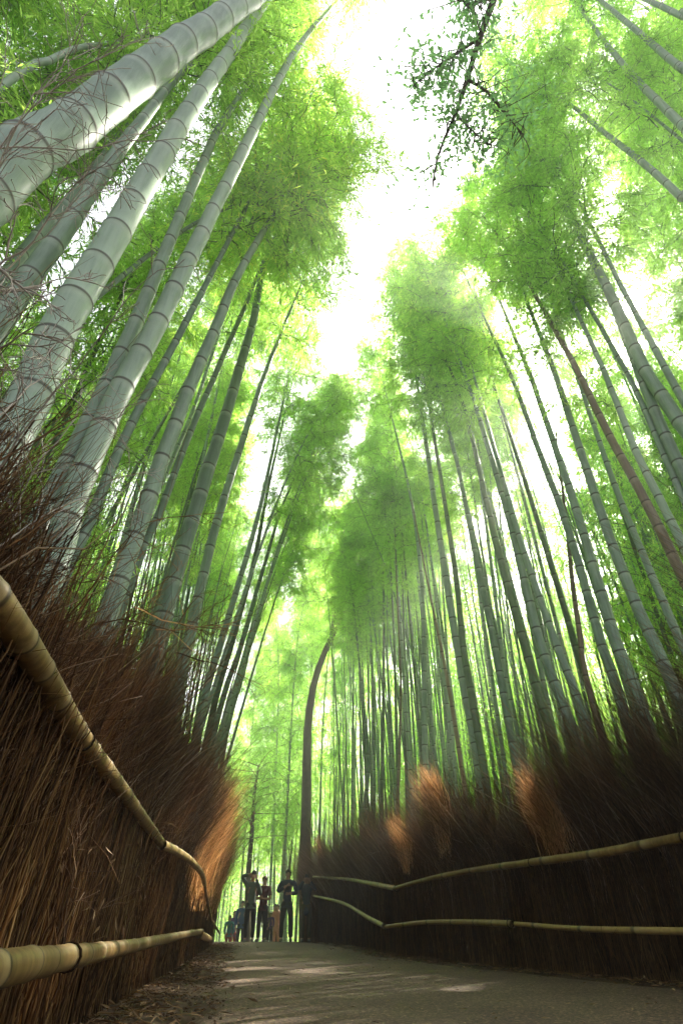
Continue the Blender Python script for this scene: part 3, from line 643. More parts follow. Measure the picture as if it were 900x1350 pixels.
# rails: picture points with distances
def rail(pts, D, par, label, sp=.3, seed=0, sides=18):
    P = np.array([at_y(*p) if len(p) == 3 else p for p in pts])
    me = culm_mesh(P, D / 2, D / 2 * .75, sp, sides, M_RAIL, seed, True, 1, 'rail')
    return child('rail', me, par, label)
rail([(-260, 470, 0.75), (-90, 690, 1.0), (0, 802, 1.25), (60, 892, 1.75), (110, 975, 2.35), (160, 1040, 3.3), (213, 1112, 5.2)], .086, fl, 'thick yellow brown upper rail', .2, 1, 30)
rail([(213, 1113, 5.2), (232, 1122, 5.9), (252, 1135, 7.0), (266, 1152, 8.2), (270, 1166, 8.8)], .075, fl, 'kinked farther stretch of the upper rail', .3, 2)
rail([(270, 1166, 8.9), (273, 1186, 10), (279, 1212, 11.5), (290, 1231, 13)], .04, fl, 'thin end of the upper rail bending down', .4, 3, 10)
rail([(-230, 1310, .95), (0, 1277, 1.5), (90, 1262, 2.3), (180, 1246, 4.0), (240, 1233, 6.3), (266, 1228, 8.2)], .072, fl, 'lower rail near the ground', .24, 4, 30)
rail([(262, 1231, 8.1), (277, 1238, 10.5)], .09, fl, 'short stub of the lower rail', .3, 5, 12)
rail([(1010, 1086, 5.0), (900, 1104, 5.6), (800, 1123, 6.4), (700, 1137, 7.5), (620, 1148, 9.0), (560, 1160, 10.4), (519, 1172, 11.6)], .085, fr, 'upper rail', .55, 6, 16)
rail([(521, 1171, 11.6), (490, 1165, 13.5), (455, 1159, 17), (413, 1156, 20.5)], .085, fr, 'upper rail past the kink', .55, 7, 12)
rail([(1010, 1231, 5.2), (900, 1228, 5.75), (800, 1226, 6.5), (740, 1223, 7.2), (670, 1217, 8.1)], .06, fr, 'lower rail', .5, 8, 14)
rail([(676, 1218, 8.0), (620, 1216, 9.2), (560, 1216, 10.6), (507, 1222, 11.8)], .075, fr, 'lower rail', .5, 9, 14)
rail([(506, 1221, 11.8), (482, 1208, 13.5), (450, 1190, 17), (413, 1181, 20.5)], .08, fr, 'lower rail past the kink', .5, 10, 12)

# ties of dark cord round the left rail
def tie(p, ax, rad, par):
    ax = np.array(ax, float); ax /= np.linalg.norm(ax); a = np.cross(ax, [0, 0, 1]); a /= np.linalg.norm(a); b = np.cross(ax, a)
    th = np.linspace(0, 2 * math.pi * 3, 37); Q = p + rad * (np.cos(th)[:, None] * a + np.sin(th)[:, None] * b) + ax * np.linspace(-.008, .008, 37)[:, None]
    v, f = tubes(Q[None], np.full((1, 37), .0028), 5); child('tie', mesh('tie', v, f, [M_CORE]), par)
for (q, q2, rad) in (((110, 975, 2.35), (160, 1040, 3.3), .043), ((205, 1101, 4.9), (213, 1112, 5.2), .038), ((700, 1137, 7.5), (620, 1148, 9), .042), ((523, 1171.3, 11.5), (560, 1160, 10.4), .048), ((900, 1104, 5.6), (800, 1123, 6.4), .045), ((672, 1217.4, 8.05), (620, 1216, 9.2), .042), ((30, 849, 1.5), (60, 892, 1.75), .046), ((90, 1262, 2.3), (180, 1246, 4.0), .039)):
    p_ = at_y(*q); tie(p_, at_y(*q2) - p_, rad, fl if q[0] < 450 else fr)

# ------------------------------------------------------------------ dry twigs and branches, near left
def twig_tree(start, direction, length, depth, r, rad, out, spread=.55, kids=5):
    k = 7; P = [np.array(start, float)]; d = np.array(direction, float); d /= np.linalg.norm(d)
    for _ in range(k - 1):
        d = d + r.normal(0, .16, 3); d[2] -= .02; d /= np.linalg.norm(d); P.append(P[-1] + d * length / (k - 1))
    P = np.array(P); out.append((P, rad, max(rad * .35, .0007)))
    if depth > 0:
        for _ in range(kids):
            i = r.integers(1, k); dd = (P[i] - P[i - 1]); dd /= np.linalg.norm(dd); dd = dd + r.normal(0, spread, 3)
            twig_tree(P[i], dd, length * r.uniform(.35, .6), depth - 1, r, rad * .55, out, spread, max(2, kids - 1))
def twigs_mesh(lst, m, sides=5):
    P = np.array([l[0] for l in lst]); k = P.shape[1]; s = np.linspace(0, 1, k)
    Rd = np.array([l[1] * (1 - s) + l[2] * s for l in lst])
    # small knobs at the joints
    Rd[:, 1:-1] *= 1.18
    v, f = tubes(P, Rd, sides); return mesh('twigs', v, f, [m])
r = np.random.default_rng(9)
def dry(name, label, starts, L_, rad, seed, depth=3, kids=5, m=M_PALE, group='dead branches by the left fence', spread=.5):
    r = np.random.default_rng(seed); lst = []
    for (p, p2) in starts:
        a = np.array(p); b = np.array(p2); twig_tree(a, b - a, L_ * r.uniform(.8, 1.2), depth, r, rad, lst, spread, kids)
    base = np.array(starts[0][0])
    o = link(name, twigs_mesh([(l[0] - base, l[1], l[2]) for l in lst], m), None, tuple(base))
    return tag(o, label, 'dead branch', group)
dry('dry_branch', 'spiky dead twigs crossing the foot of the thickest bamboo, upper left', [(at_d(-60, 330, 1.25), at_d(80, 170, 1.35)), (at_d(-50, 260, 1.3), at_d(120, 140, 1.4)), (at_d(-40, 420, 1.3), at_d(60, 230, 1.4)), (at_d(-60, 200, 1.3), at_d(60, 215, 1.45))], .42, .0022, 21)
dry('dry_branch', 'bleached forked twigs poking in from the left edge below the thick bamboos', [(at_d(-40, 420, 1.0), at_d(40, 340, 1.0)), (at_d(-30, 330, 1.05), at_d(40, 380, 1.0)), (at_d(-40, 500, 1.05), at_d(30, 440, 1.0)), (at_d(-30, 380, 1.05), at_d(60, 385, 1.1))], .2, .0026, 22, 3, 5, M_PALE, 'dead branches by the left fence', .6)
dry('dry_branch', 'pale dead twigs tangled over the near left fence top', [(at_d(-20, 640, 1.3), at_d(50, 540, 1.35)), (at_d(20, 680, 1.6), at_d(70, 580, 1.7)), (at_d(-20, 560, 1.3), at_d(60, 500, 1.4)), (at_d(60, 740, 1.9), at_d(110, 640, 2.0)), (at_d(0, 720, 1.5), at_d(70, 640, 1.7))], .38, .0026, 23, 3, 5)
dry('dry_branch', 'tangle of brown twigs above the upper rail, near left fence', [(at_d(10 + 28 * i, 800 + 30 * (i % 3), 1.5 + .14 * i), at_d(30 + 34 * i, 690 + 22 * i - 40 * (i % 2), 1.6 + .16 * i)) for i in range(9)], .5, .003, 24, 3, 4, M_TWIG)
dry('dry_branch', 'long brown twigs fanning up in front of the weathered bamboo', [(at_y(165 + 14 * i, 900, 4.2 + .22 * i), at_y(190 + 18 * i - 22 * (i % 3), 740, 4.3 + .22 * i)) for i in range(9)], .95, .0034, 25, 3, 4, M_TWIG, 'dead branches by the left fence', .3)
dry('dry_branch', 'pale forked dry branch with curled leaves low against the left reeds', [(at_d(85, 1235, 2.1), at_d(120, 1165, 2.05)), (at_d(60, 1230, 2.0), at_d(110, 1130, 2.0)), (at_d(95, 1240, 2.2), at_d(170, 1150, 2.3))], .36, .002, 26, 2, 4, M_OLDTWIG, 'dead branches by the left fence', .3)
dry('dry_branch', 'loose dry stalk lying against the foot of the right fence', [(at_y(806, 1262, 6.2), at_y(795, 1205, 6.3)), (at_y(815, 1268, 6.0), at_y(780, 1225, 6.2))], 0.4, .003, 27, 1, 3, M_REED, 'loose stalks by the right fence', .25)

# ------------------------------------------------------------------ haze
V = np.array([(x, y, z) for x in (-110, 110) for y in (-40, 130) for z in (-2.0, 21.5)], float)
V[:, 2] = np.where(V[:, 2] < 0, -2.0, 24.0)
F = [(0, 1, 3, 2), (4, 6, 7, 5), (0, 4, 5, 1), (2, 3, 7, 6), (0, 2, 6, 4), (1, 5, 7, 3)]
m, nt, out = mat('haze_air'); pv = N(nt, 'ShaderNodeVolumePrincipled', Density=HAZE, Anisotropy=.72); pv.inputs['Color'].default_value = (.93, .97, .90, 1)
nt.links.new(pv.outputs[0], out.inputs['Volume'])
tag(link('haze', mesh('haze', V, np.array(F), [m], None, False)), 'thin bright haze filling the grove', 'haze', None, 'stuff')

# ------------------------------------------------------------------ leaf litter
def litter():
    r = np.random.default_rng(31); n = 2600
    y = 1.5 + r.random(n) ** 1.3 * 18; left = r.random(n) < .55
    e = np.abs(r.normal(0, .22, n)); x = np.where(left, lfx(y) + .02 + e * 1.5, rfx(y) - .02 - e * 1.6)
    z = ground(x, y) + .016 + r.random(n) * .012
    a = r.uniform(0, 6.28, n); D = np.stack([np.cos(a), np.sin(a), r.normal(0, .25, n)], 1); Nn = r.normal(0, .5, (n, 3)); Nn[:, 2] += 1
    v, f = leaf_quads(np.stack([x, y, z], 1), D, Nn, r.uniform(.03, .10, n), r.uniform(.008, .02, n)); parts = [(v, f, 0)]
    q = 420; y = 2 + r.random(q) * 14; u = r.random(q); x = lfx(y) * (1 - u) + rfx(y) * u; a = r.uniform(0, 6.28, q)
    v, f = leaf_quads(np.stack([x, y, ground(x, y) + .026], 1), np.stack([np.cos(a), np.sin(a), r.normal(0, .1, q)], 1), np.array([[0, 0, 1.]]) + r.normal(0, .2, (q, 3)), r.uniform(.03, .07, q), r.uniform(.006, .014, q)); parts.append((v, f, 0))
    m = 1400; y = 1.5 + r.random(m) ** 1.3 * 16; left = r.random(m) < .5; e = np.abs(r.normal(0, .2, m)); x = np.where(left, lfx(y) + e, rfx(y) - e)
    a = r.uniform(0, 6.28, m); ln = r.uniform(.05, .3, m); s = np.linspace(-.5, .5, 4)
    P = np.zeros((m, 4, 3)); P[:, :, 0] = x[:, None] + np.cos(a)[:, None] * s * ln[:, None]; P[:, :, 1] = y[:, None] + np.sin(a)[:, None] * s * ln[:, None]
    P[:, :, 2] = ground(x, y)[:, None] + .02 + r.normal(0, .008, (m, 4))
    v, f = tubes(P, r.uniform(.001, .003, (m, 1)), 3); parts.append((v, f, 1))
    V, F, Mi = joinparts(parts)
    tag(link('leaf_litter', mesh('leaf_litter', V, F, [M_DRYLEAF, M_REED], Mi, False)), 'brown fallen leaves and twigs along both path edges', 'leaf litter', None, 'stuff')
    # pieces of dirt and clods, a ragged shoulder
    n = 2600; y = 1.3 + r.random(n) ** 1.3 * 14; left = r.random(n) < .6; e = np.abs(r.normal(0, .2, n)); x = np.where(left, lfx(y) + .05 + e * 1.6, rfx(y) - .05 - e)
    oc = np.array([(1, 0, 0), (0, 1, 0), (-1, 0, 0), (0, -1, 0), (0, 0, .8), (0, 0, -.5)]); V = oc[None] * r.uniform(.4, 1.3, (n, 6, 1)) * r.uniform(.003, .014, (n, 1, 1))
    V = V + np.stack([x, y, ground(x, y) + .012], 1)[:, None]; V = V.reshape(-1, 3)
    tr = np.array([(0, 1, 4), (1, 2, 4), (2, 3, 4), (3, 0, 4), (1, 0, 5), (2, 1, 5), (3, 2, 5), (0, 3, 5)]); F = (np.arange(n)[:, None, None] * 6 + tr).reshape(-1, 3)
    tag(link('dirt_clods', mesh('dirt_clods', V, F, [M_DIRT], None, False)), 'crumbs of dirt along both path edges', 'dirt', None, 'stuff')
litter()
# curled dry leaves caught on the low branch
r = np.random.default_rng(8); n = 46
C = np.array([at_d(r.uniform(60, 190), r.uniform(1080, 1240), r.uniform(1.95, 2.25)) for _ in range(n)])
D = r.normal(0, .5, (n, 3)); D[:, 2] -= 1; v, f = leaf_quads(C, D, r.normal(0, 1, (n, 3)), r.uniform(.03, .06, n), r.uniform(.006, .012, n))
tag(child('caught_dry_leaves', mesh('caught_dry_leaves', v, f, [M_DRYLEAF], None, False), fl), kind='stuff')

# ------------------------------------------------------------------ broadleaf trees
def limb_tubes(lines, m=None):
    parts = []
    for P, r0, r1 in lines:
        C = catmull(P, 14); s = np.linspace(0, 1, 14); v, f = tubes(C[None], (r0 * (1 - s) + r1 * s)[None], 12); parts.append((v, f, 0))
    return parts
def broad_leaves(anchors, per, spread, ll, lw, seed):
    r = np.random.default_rng(seed); A = np.repeat(np.array(anchors), per, axis=0); n = len(A)
    C = A + r.normal(0, 1, (n, 3)) * spread; D = r.normal(0, 1, (n, 3)); D[:, 2] -= .4; Nn = r.normal(0, .6, (n, 3)); Nn[:, 2] += 1
    return leaf_quads(C, D, Nn, r.uniform(.7, 1.2, n) * ll, r.uniform(.8, 1.2, n) * lw)
# hanging limb over the top of the picture, from a tree standing right of and behind the camera
def Zp(px, py, z): q = ray(px, py); return CAM + q * ((z - CAMZ) / q[2])
tr = empty('broadleaf_tree', (5.2, -3.0, gz(5.2, -3)), 'dark leaved broadleaf branch hanging into the white sky gap at top centre', 'tree')
bpy.context.view_layer.update()
L0 = [Zp(700, -130, 8.6), Zp(650, 0, 8.4), Zp(632, 50, 8.2), Zp(615, 105, 8.0), Zp(600, 150, 7.8), Zp(577, 205, 7.6), Zp(570, 250, 7.5)]
L1 = [Zp(632, 50, 8.2), Zp(595, 75, 8.1), Zp(570, 92, 8.0), Zp(545, 112, 7.9)]
L2 = [Zp(650, 0, 8.4), Zp(640, -2, 8.3), Zp(620, 6, 8.3), Zp(605, -2, 8.2)]
L3 = [Zp(615, 105, 8.0), Zp(640, 120, 7.9), Zp(665, 150, 7.8), Zp(690, 178, 7.7)]
L4 = [Zp(600, 150, 7.8), Zp(620, 170, 7.7), Zp(650, 195, 7.6)]
trunk = [np.array([5.2, -3, gz(5.2, -3) - .1]), np.array([5.3, -2.8, 3]), np.array([4.8, -2.4, 6]), np.array([3.6, -1.2, 8]), L0[0]]
v, f, m_ = joinparts(limb_tubes([(trunk, .2, .05)])); child('trunk', mesh('trunk', v, f, [M_BARK]), tr)
subs = [(L0, .045, .008), (L1, .018, .005), (L2, .03, .008), (L3, .018, .005), (L4, .015, .004)]
anch = []
r = np.random.default_rng(12); extra = []
for P, a, b in subs:
    C = catmull(P, 24)
    for i in range(3 if P is not L0 else 6, 24):
        for _ in range(2):
            d = r.normal(0, 1, 3); d[2] *= .5; d /= np.linalg.norm(d); e = C[i] + d * r.uniform(.15, .55); extra.append(([C[i], (C[i] + e) / 2 + r.normal(0, .04, 3), e], .006, .002)); anch += [e, (e + C[i]) / 2]
v, f, m_ = joinparts(limb_tubes(subs + extra)); child('limb', mesh('limb', v, f, [M_BARK]), tr)
v, f = broad_leaves(anch, 5, .06, .085, .034, 4); child('foliage', mesh('foliage', v, f, [M_BROAD], None, False), tr)
# path-side tree with the bent trunk
ty = 27.0
tr2 = empty('bent_tree', tuple(at_y(402, 1243, ty)), 'grey brown tree with bent bare trunk rising behind the people', 'tree'); bpy.context.view_layer.update()
def A(px, py, y=ty): return at_y(px, py, y)
tk = [A(402, 1250), A(402, 1150), A(404, 1050), A(405, 970), A(410, 920), A(420, 880), A(436, 842), A(450, 815), A(468, 786)]
v, f, m_ = joinparts(limb_tubes([(tk, .25, .09)])); child('trunk', mesh('trunk', v, f, [M_BARK]), tr2)
sb = [([A(450, 815), A(458, 790), A(462, 760, 26.5)], .08, .04), ([A(436, 850), A(440, 810, 27.5), A(437, 770, 28), A(425, 735, 28)], .13, .05), ([A(447, 820), A(446, 780), A(452, 745), A(462, 705)], .12, .04),
      ([A(462, 790, 26.5), A(478, 770, 26), A(498, 752, 25.5), A(515, 725, 25)], .11, .04), ([A(452, 805), A(438, 760, 28), A(410, 720, 29)], .06, .02), ([A(452, 790), A(450, 740), A(444, 690), A(436, 640)], .13, .04), ([A(450, 740), A(466, 700, 26.5), A(474, 650, 26)], .09, .03), ([A(446, 700), A(428, 670, 27.5), A(412, 640, 28)], .08, .03)]
anch = []
r = np.random.default_rng(14); ex = []
for P, a, b in sb:
    C = catmull(P, 12)
    for i in range(5, 12):
        for _ in range(3):
            e = C[i] + r.normal(0, 1, 3) * np.array([1.1, 1.1, .9]); ex.append(([C[i], (C[i] + e) / 2 + r.normal(0, .12, 3), e], .022, .006)); anch += [e, (e * .6 + C[i] * .4)]
v, f, m_ = joinparts(limb_tubes(sb + ex)); child('limb', mesh('limb', v, f, [M_BARK]), tr2)
v, f = broad_leaves(anch, 38, .6, .15, .06, 5); child('crown', mesh('crown', v, f, [M_LEAF], None, False), tr2)
# slim dark tree left of the people
ty3 = 30.0
tr3 = empty('slim_tree', tuple(at_y(328, 1243, ty3)), 'slim dark leaning tree behind the man raising his arm', 'tree'); bpy.context.view_layer.update()
tk = [at_y(326, 1245, ty3), at_y(327, 1160, ty3), at_y(332, 1100, ty3), at_y(335, 1050, ty3), at_y(341, 1010, ty3)]
v, f, m_ = joinparts(limb_tubes([(tk, .14, .05)])); child('trunk', mesh('trunk', v, f, [M_BARK]), tr3)
ex, anch = [], []
C = catmull(tk, 20)
for i in range(9, 20):
    for _ in range(3):
        e = C[i] + r.normal(0, 1, 3) * np.array([1.2, 1.2, .4]) + np.array([0, 0, .3]); ex.append(([C[i], (C[i] + e) / 2 + r.normal(0, .1, 3), e], .02, .006)); anch += [e, e * .6 + C[i] * .4]
v, f, m_ = joinparts(limb_tubes(ex)); child('limb', mesh('limb', v, f, [M_BARK]), tr3)
v, f = broad_leaves(anch, 26, .3, .13, .06, 6); child('crown', mesh('crown', v, f, [M_LEAF], None, False), tr3)

# ------------------------------------------------------------------ people
M_SKIN = flat('skin', (.50, .29, .20), .55); M_HAIRD = flat('dark_hair', (.03, .02, .015), .5); M_HAIRB = flat('brown_hair', (.16, .09, .045), .5)
M_BLK = flat('black_cloth', (.018, .018, .022)); M_SHOE = flat('grey_shoe', (.22, .21, .20)); M_DEV = flat('black_plastic', (.015, .015, .016), .35)
M_EYE = flat('dark_eye', (.02, .015, .012), .3); M_LIP = flat('lips', (.35, .12, .10), .5)
def skinned(name, verts, edges, radii, m, par, sub=2):
    me = bpy.data.meshes.new(name); me.from_pydata([tuple(v) for v in verts], edges, []); o = bpy.data.objects.new(name, me); COL.objects.link(o)
    md = o.modifiers.new('s', 'SKIN'); md.use_smooth_shade = True
    for i, rr in enumerate(radii):
        sv = me.skin_vertices[0].data[i]; sv.radius = (rr, rr) if not isinstance(rr, tuple) else rr; sv.use_root = (i == 0)
    ms = o.modifiers.new('d', 'SUBSURF'); ms.levels = sub; ms.render_levels = sub
    dg = bpy.context.evaluated_depsgraph_get(); dg.update(); nm = bpy.data.meshes.new_from_object(o.evaluated_get(dg)); nm.name = name
    bpy.data.objects.remove(o); nm.materials.clear(); nm.materials.append(m)
    nm.polygons.foreach_set('use_smooth', np.ones(len(nm.polygons), bool)); nm.update()
    c = link(name, nm, par); return c
def ellipsoid(name, c, rad, m, par, cut=None, seg=14, rings=10):
    V, F = [], []
    for i in range(rings + 1):
        th = math.pi * i / rings
        for j in range(seg):
            ph = 2 * math.pi * j / seg; V.append((c[0] + rad[0] * math.sin(th) * math.cos(ph), c[1] + rad[1] * math.sin(th) * math.sin(ph), c[2] + rad[2] * math.cos(th)))
    for i in range(rings):
        for j in range(seg): F.append((i * seg + j, i * seg + (j + 1) % seg, (i + 1) * seg + (j + 1) % seg, (i + 1) * seg + j))
    if cut: F = [f for f in F if cut(np.mean([V[k] for k in f], axis=0) - np.array(c))]
    return link(name, mesh(name, np.array(V), np.array(F), [m]), par)
def person(label, px, feet_py, y, Hgt, face, pose, top_m, leg_m, hair_m, long_hair=False, coat=0, female=False, stride=.0, dev=None, group='people standing on the path', bag=None, short=False):
    """local frame: faces -Y (towards the camera); face = extra turn. pose: dict of elbow/hand positions in units of height"""
    p0 = at_y(px, feet_py, y); z0 = gz(p0[0], y) + .016
    root = empty('person', (p0[0], y, z0), label, 'person', group); root.rotation_euler = (0, 0, face)
    h = Hgt; sw = .112 * h * (.92 if female else 1)
    hipz, shz, nkz, hdz = .50 * h, .815 * h, .865 * h, .935 * h
    foot = [(-.058 * h - stride, .0), (.062 * h + stride, .02)]
    V = [(0, 0, hipz + .03 * h), (0, .005, .62 * h), (0, 0, .73 * h), (0, .005, shz), (0, 0, nkz), (0, -.012 * h, hdz - .025 * h), (0, -.006 * h, hdz + .03 * h)]
    Rr = [(.075 * h, .06 * h), (.066 * h, .052 * h), (.085 * h, .06 * h), (.06 * h, .05 * h), (.030 * h, .032 * h), (.040 * h, .046 * h), (.042 * h, .05 * h)]
    E = [(0, 1), (1, 2), (2, 3), (3, 4), (4, 5), (5, 6)]
    V.append((0, -.062 * h, hdz - .004 * h)); Rr.append(.008 * h); E.append((5, 7))
    jV = [V[0], V[1], V[2], V[3], (0, 0, nkz - .015 * h)]; jR = [(.080 * h, .066 * h), (.074 * h, .060 * h), (.093 * h, .068 * h), (.068 * h, .056 * h), .036 * h]; jE = [(0, 1), (1, 2), (2, 3), (3, 4)]
    tV = [(0, 0, hipz + .02 * h), (0, 0, hipz + .075 * h)]; tR = [(.082 * h, .068 * h), (.079 * h, .064 * h)]; tE = [(0, 1)]
    jV.append((0, 0, hipz - (coat or .035) * h)); jR.append((.105 * h, .08 * h) if coat else (.088 * h, .072 * h)); jE.append((0, 5))
    hands = []
    for sgn, (el, ha) in zip((-1, 1), pose):
        sh = np.array([sgn * sw, 0, shz - .005 * h]); el = np.array(el) * h; ha = np.array(ha) * h; el[0] *= sgn; ha[0] *= sgn
        n = len(V); V += [tuple(sh), tuple(el), tuple(ha)]; Rr += [.032 * h, .024 * h, .0155 * h]; E += [(3, n), (n, n + 1), (n + 1, n + 2)]
        fd = ha - el; fd /= np.linalg.norm(fd); up = np.array([0, 0, 1.]); sd = np.cross(fd, [0, 1, .3]); sd /= np.linalg.norm(sd); nm = np.cross(sd, fd)
        palm = ha + fd * .045 * h; n2 = len(V); V.append(tuple(palm)); Rr.append((.020 * h, .011 * h)); E.append((n + 2, n2))
        for q in range(4):
            a = palm + fd * .022 * h + sd * (q - 1.5) * .012 * h; b = a + fd * (.022 - .003 * abs(q - 1.3)) * h + nm * .008 * h; c = b + fd * .010 * h + nm * .014 * h
            n3 = len(V); V += [tuple(a), tuple(b), tuple(c)]; Rr += [.0055 * h, .005 * h, .004 * h]; E += [(n2, n3), (n3, n3 + 1), (n3 + 1, n3 + 2)]
        a = ha + fd * .02 * h - sd * .02 * h; b = a + fd * .02 * h - sd * .012 * h; n3 = len(V); V += [tuple(a), tuple(b)]; Rr += [.007 * h, .0055 * h]; E += [(n2, n3), (n3, n3 + 1)]
        hands.append(palm + fd * .03 * h)
        k = len(jV); e2 = sh + (el - sh) * .6 if short else el; e3 = sh + (el - sh) * .75 if short else ha - fd * .01 * h; jV += [tuple(sh), tuple(e2), tuple(e3)]; jR += [.043 * h, .036 * h, (.034 if short else .026) * h]
        jE += [(3, k), (k, k + 1), (k + 1, k + 2)]
    for sgn, (fx, fy) in zip((-1, 1), foot):
        hp = (sgn * .048 * h, 0, hipz - .015 * h); kn = (fx * .98, -.012 * h, .285 * h); an = (fx, fy, .045 * h); toe = (fx * 1.15, fy - .085 * h, .018 * h)
        n = len(V); V += [hp, kn, an, toe]; Rr += [.050 * h, .033 * h, .021 * h, .018 * h]; E += [(0, n), (n, n + 1), (n + 1, n + 2), (n + 2, n + 3)]
        k = len(tV); tV += [hp, kn, (fx, fy, .05 * h)]; tR += [.060 * h, .043 * h, .036 * h]; tE += [(0, k), (k, k + 1), (k + 1, k + 2)]
        skinned('shoe', [(fx, fy + .02 * h, .03 * h), (fx * 1.06, fy - .04 * h, .024 * h), (fx * 1.15, fy - .10 * h, .018 * h)], [(0, 1), (1, 2)], [.030 * h, .027 * h, .022 * h], M_SHOE, root, 1)
    skinned('body', V, E, Rr, M_SKIN, root); skinned('jacket' if not female or coat else 'top', jV, jE, jR, top_m, root); skinned('trousers', tV, tE, tR, leg_m, root)
    hc = np.array([0, .004 * h, hdz + .012 * h])
    ellipsoid('hair', hc, (.052 * h, .060 * h, .064 * h), hair_m, root, lambda d: d[2] > .012 * h or d[1] > -.005 * h)
    if long_hair: skinned('ponytail', [tuple(hc + [0, .03 * h, 0]), tuple(hc + [0, .045 * h, -.05 * h]), tuple(hc + [0, .04 * h, -.12 * h])], [(0, 1), (1, 2)], [.045 * h, .04 * h, .02 * h], hair_m, root, 1)
    for s_ in (-1, 1):
        ellipsoid('eye', (s_ * .017 * h, -.055 * h, hdz + .004 * h), (.006 * h, .004 * h, .004 * h), M_EYE, root, None, 8, 6)
        ellipsoid('ear', (s_ * .047 * h, .0, hdz - .002 * h), (.006 * h, .012 * h, .017 * h), M_SKIN, root, None, 8, 6)
    ellipsoid('mouth', (0, -.054 * h, hdz - .035 * h), (.013 * h, .005 * h, .004 * h), M_LIP, root, None, 8, 6)
    if bag: skinned('backpack', [(0, .10 * h, .62 * h), (0, .105 * h, .77 * h)], [(0, 1)], [(.075 * h, .05 * h), (.07 * h, .045 * h)], bag, root, 2)
    if dev:
        lbl, kind = dev; c = (hands[0] + hands[1]) / 2 if kind != 'one' else hands[1]
        c = c + np.array([0, -.01 * h, .01 * h]); ca, sa = math.cos(face), math.sin(face); wc = (p0[0] + ca * c[0] - sa * c[1], y + sa * c[0] + ca * c[1], z0 + c[2])
        bm = bpy.data.meshes.new('camera'); import bmesh; B = bmesh.new()
        bmesh.ops.create_cube(B, size=1, matrix=Matrix.Diagonal((.13, .05, .085, 1))); bmesh.ops.create_cube(B, size=1, matrix=Matrix.Translation((0, 0, .052)) @ Matrix.Diagonal((.05, .045, .03, 1)))
        bmesh.ops.bevel(B, geom=B.edges[:], offset=.006, segments=2, affect='EDGES')
        bmesh.ops.create_cone(B, cap_ends=True, segments=20, radius1=.034, radius2=.037, depth=.09, matrix=Matrix.Translation((0, -.06, 0)) @ Matrix.Rotation(R(90), 4, 'X'))
        B.to_mesh(bm); B.free(); bm.materials.append(M_DEV); o = link('camera_body', bm, None, wc, (0, 0, face)); o.name = 'photo_camera'
        tag(o, lbl, 'camera', 'cameras held by the people')
    return root
M_GRN = flat('green_grey_fleece', (.13, .17, .145)); M_MAR = flat('maroon_cloth', (.10, .018, .025)); M_NAVY = flat('navy_cloth', (.026, .042, .09)); M_NAVC = flat('dark_blue_coat', (.075, .10, .145))
M_OLV = flat('olive_trousers', (.13, .115, .085)); M_TEAL = flat('teal_cloth', (.02, .18, .22)); M_PUR = flat('purple_cloth', (.10, .04, .22)); M_RED = flat('red_cloth', (.30, .03, .03)); M_ORG = flat('salmon_cloth', (.62, .25, .16))
M_TAN = flat('tan_cloth', (.20, .17, .11)); M_WHT = flat('grey_white_cloth', (.45, .44, .45)); M_BLU = flat('blue_cloth', (.03, .09, .30))
person('man in grey green jacket raising one arm to hold a camera to his face', 327, 1243, 21.5, 1.80, R(8), [((.185, -.05, .93), (.07, -.115, .955)), ((.15, -.03, .66), (.055, -.11, .90))], M_GRN, M_BLK, M_HAIRD, dev=('black camera held at the face of the man in the grey green jacket', 'two'))
person('woman in maroon top looking down at her clasped hands', 343.5, 1243, 22.3, 1.74, R(-12), [((.14, -.02, .64), (.03, -.14, .655)), ((.14, -.02, .64), (.03, -.14, .64))], M_MAR, M_BLK, M_HAIRB, True, female=True, short=True)
person('tall man in navy jacket holding a camera at his chest', 376, 1243, 21.5, 1.86, R(4), [((.17, -.05, .68), (.045, -.14, .74)), ((.15, -.04, .66), (.05, -.14, .65))], M_NAVY, M_BLK, M_HAIRD, stride=.03, dev=('black camera held at the chest of the tall man in navy', 'two'))
person('woman in long dark blue coat photographing with both hands at her face', 402, 1243, 21.2, 1.72, R(6), [((.16, -.08, .76), (.05, -.12, .895)), ((.16, -.08, .76), (.05, -.12, .89))], M_NAVC, M_OLV, M_HAIRB, True, .13, True, dev=('small black camera before the face of the woman in the long coat', 'two'))
GB = 'people farther back on the path'; rel = [((.13, .0, .64), (.12, -.05, .50)), ((.13, .0, .64), (.12, -.05, .50))]
person('small figure in turquoise top at the left end of the crowd', 300, 1246, 30, 1.35, R(20), rel, M_TEAL, M_RED, M_HAIRD, group=GB)
person('figure in purple and teal jacket with red trousers, back left', 306, 1246, 31.5, 1.70, R(-10), rel, M_PUR, M_RED, M_HAIRB, group=GB)
person('figure in blue jacket half hidden behind the grey green jacket man', 315.5, 1246, 29, 1.72, R(10), rel, M_BLU, M_BLK, M_HAIRD, group=GB, bag=M_TEAL)
person('child in tan top between the maroon woman and the navy man', 348.5, 1245, 25, 1.05, R(0), rel, M_TAN, M_BLK, M_HAIRB, group=GB)
person('woman in salmon dress beside the navy man, farther back', 363.5, 1246, 28, 1.45, R(-15), rel, M_ORG, M_ORG, M_HAIRD, coat=.16, female=True, group=GB)
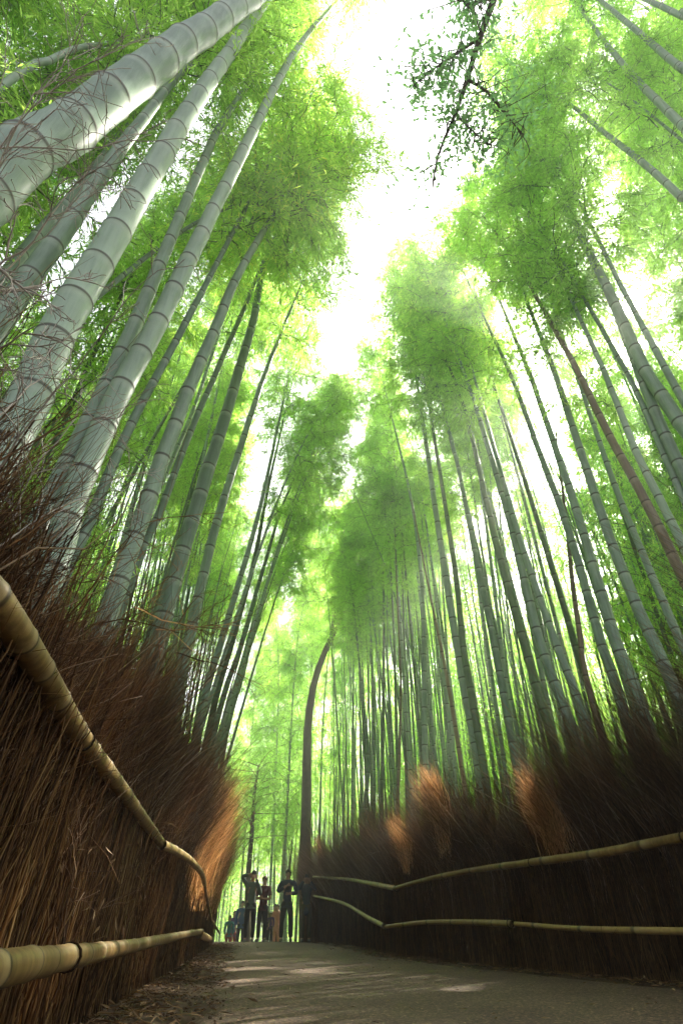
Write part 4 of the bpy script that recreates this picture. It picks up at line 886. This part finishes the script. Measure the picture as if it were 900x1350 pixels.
person('figure in pale grey top just behind the salmon dress', 360, 1246, 30, 1.75, R(15), rel, M_WHT, M_BLK, M_HAIRD, group=GB)
person('dark dressed figure crouched low behind the navy man', 355, 1246, 25, .85, R(0), rel, M_PUR, M_BLK, M_HAIRD, group=GB)

# ------------------------------------------------------------------ gaps in the canopy that let the sun through to the path and fences
bpy.context.view_layer.update()
targets = [(at_y(400, 1266, 8.6), .32), (at_y(470, 1264, 8.6), .3), (at_y(330, 1266, 8.6), .3), (at_y(540, 1270, 7.4), .22), (at_y(620, 1275, 6.9), .25), (at_y(320, 1282, 6.8), .2), (at_y(680, 1279, 6.6), .2),
           (at_y(578, 1050, 10.1), .5), (at_y(555, 1085, 10.4), .35), (at_y(528, 1105, 11.3), .4), (at_y(722, 1062, 7.4), .36), (at_y(700, 1030, 7.4), .3), (at_y(425, 1125, 21.0), .6), (at_y(560, 1030, 10.1), .4),
           (at_y(282, 1075, 9.5), .55), (at_y(272, 1120, 9.5), .45), (at_y(288, 1150, 12), .5), (at_y(240, 1165, 6.8), .3), (at_y(90, 1160, 2.25), .18), (at_y(215, 1110, 5.2), .2),
           (at_y(60, 150, .9), .35), (at_y(160, 110, 1.3), .4)]
cut = 0
for o in crown_objs + [FG_O]:
    v, f, m = CROWN_DATA[o.data.name]
    Mw = np.array(o.matrix_world); c0 = v[f[:, 0]] @ Mw[:3, :3].T + Mw[:3, 3]
    kill = np.zeros(len(f), bool)
    for t, rad in targets:
        w_ = c0 - t; s = w_ @ SUN; dd = np.linalg.norm(w_ - s[:, None] * SUN, axis=1); kill |= (dd < rad) & (s > 0)
    if kill.sum() > 3:
        kill &= (m == 0) | (o is not FG_O); keep = f[~kill]; km = m[~kill]; use = np.unique(keep); idx = np.full(len(v), -1); idx[use] = np.arange(len(use))
        o.data = mesh('far_bamboo_grove' if o is FG_O else 'bamboo_foliage', v[use], idx[keep], [M_LEAF, M_CULM if o is FG_O else M_CULMD], km, False, {'node': v[use][:, 2] * 3.1}); cut += 1
print('crowns with gaps', cut)
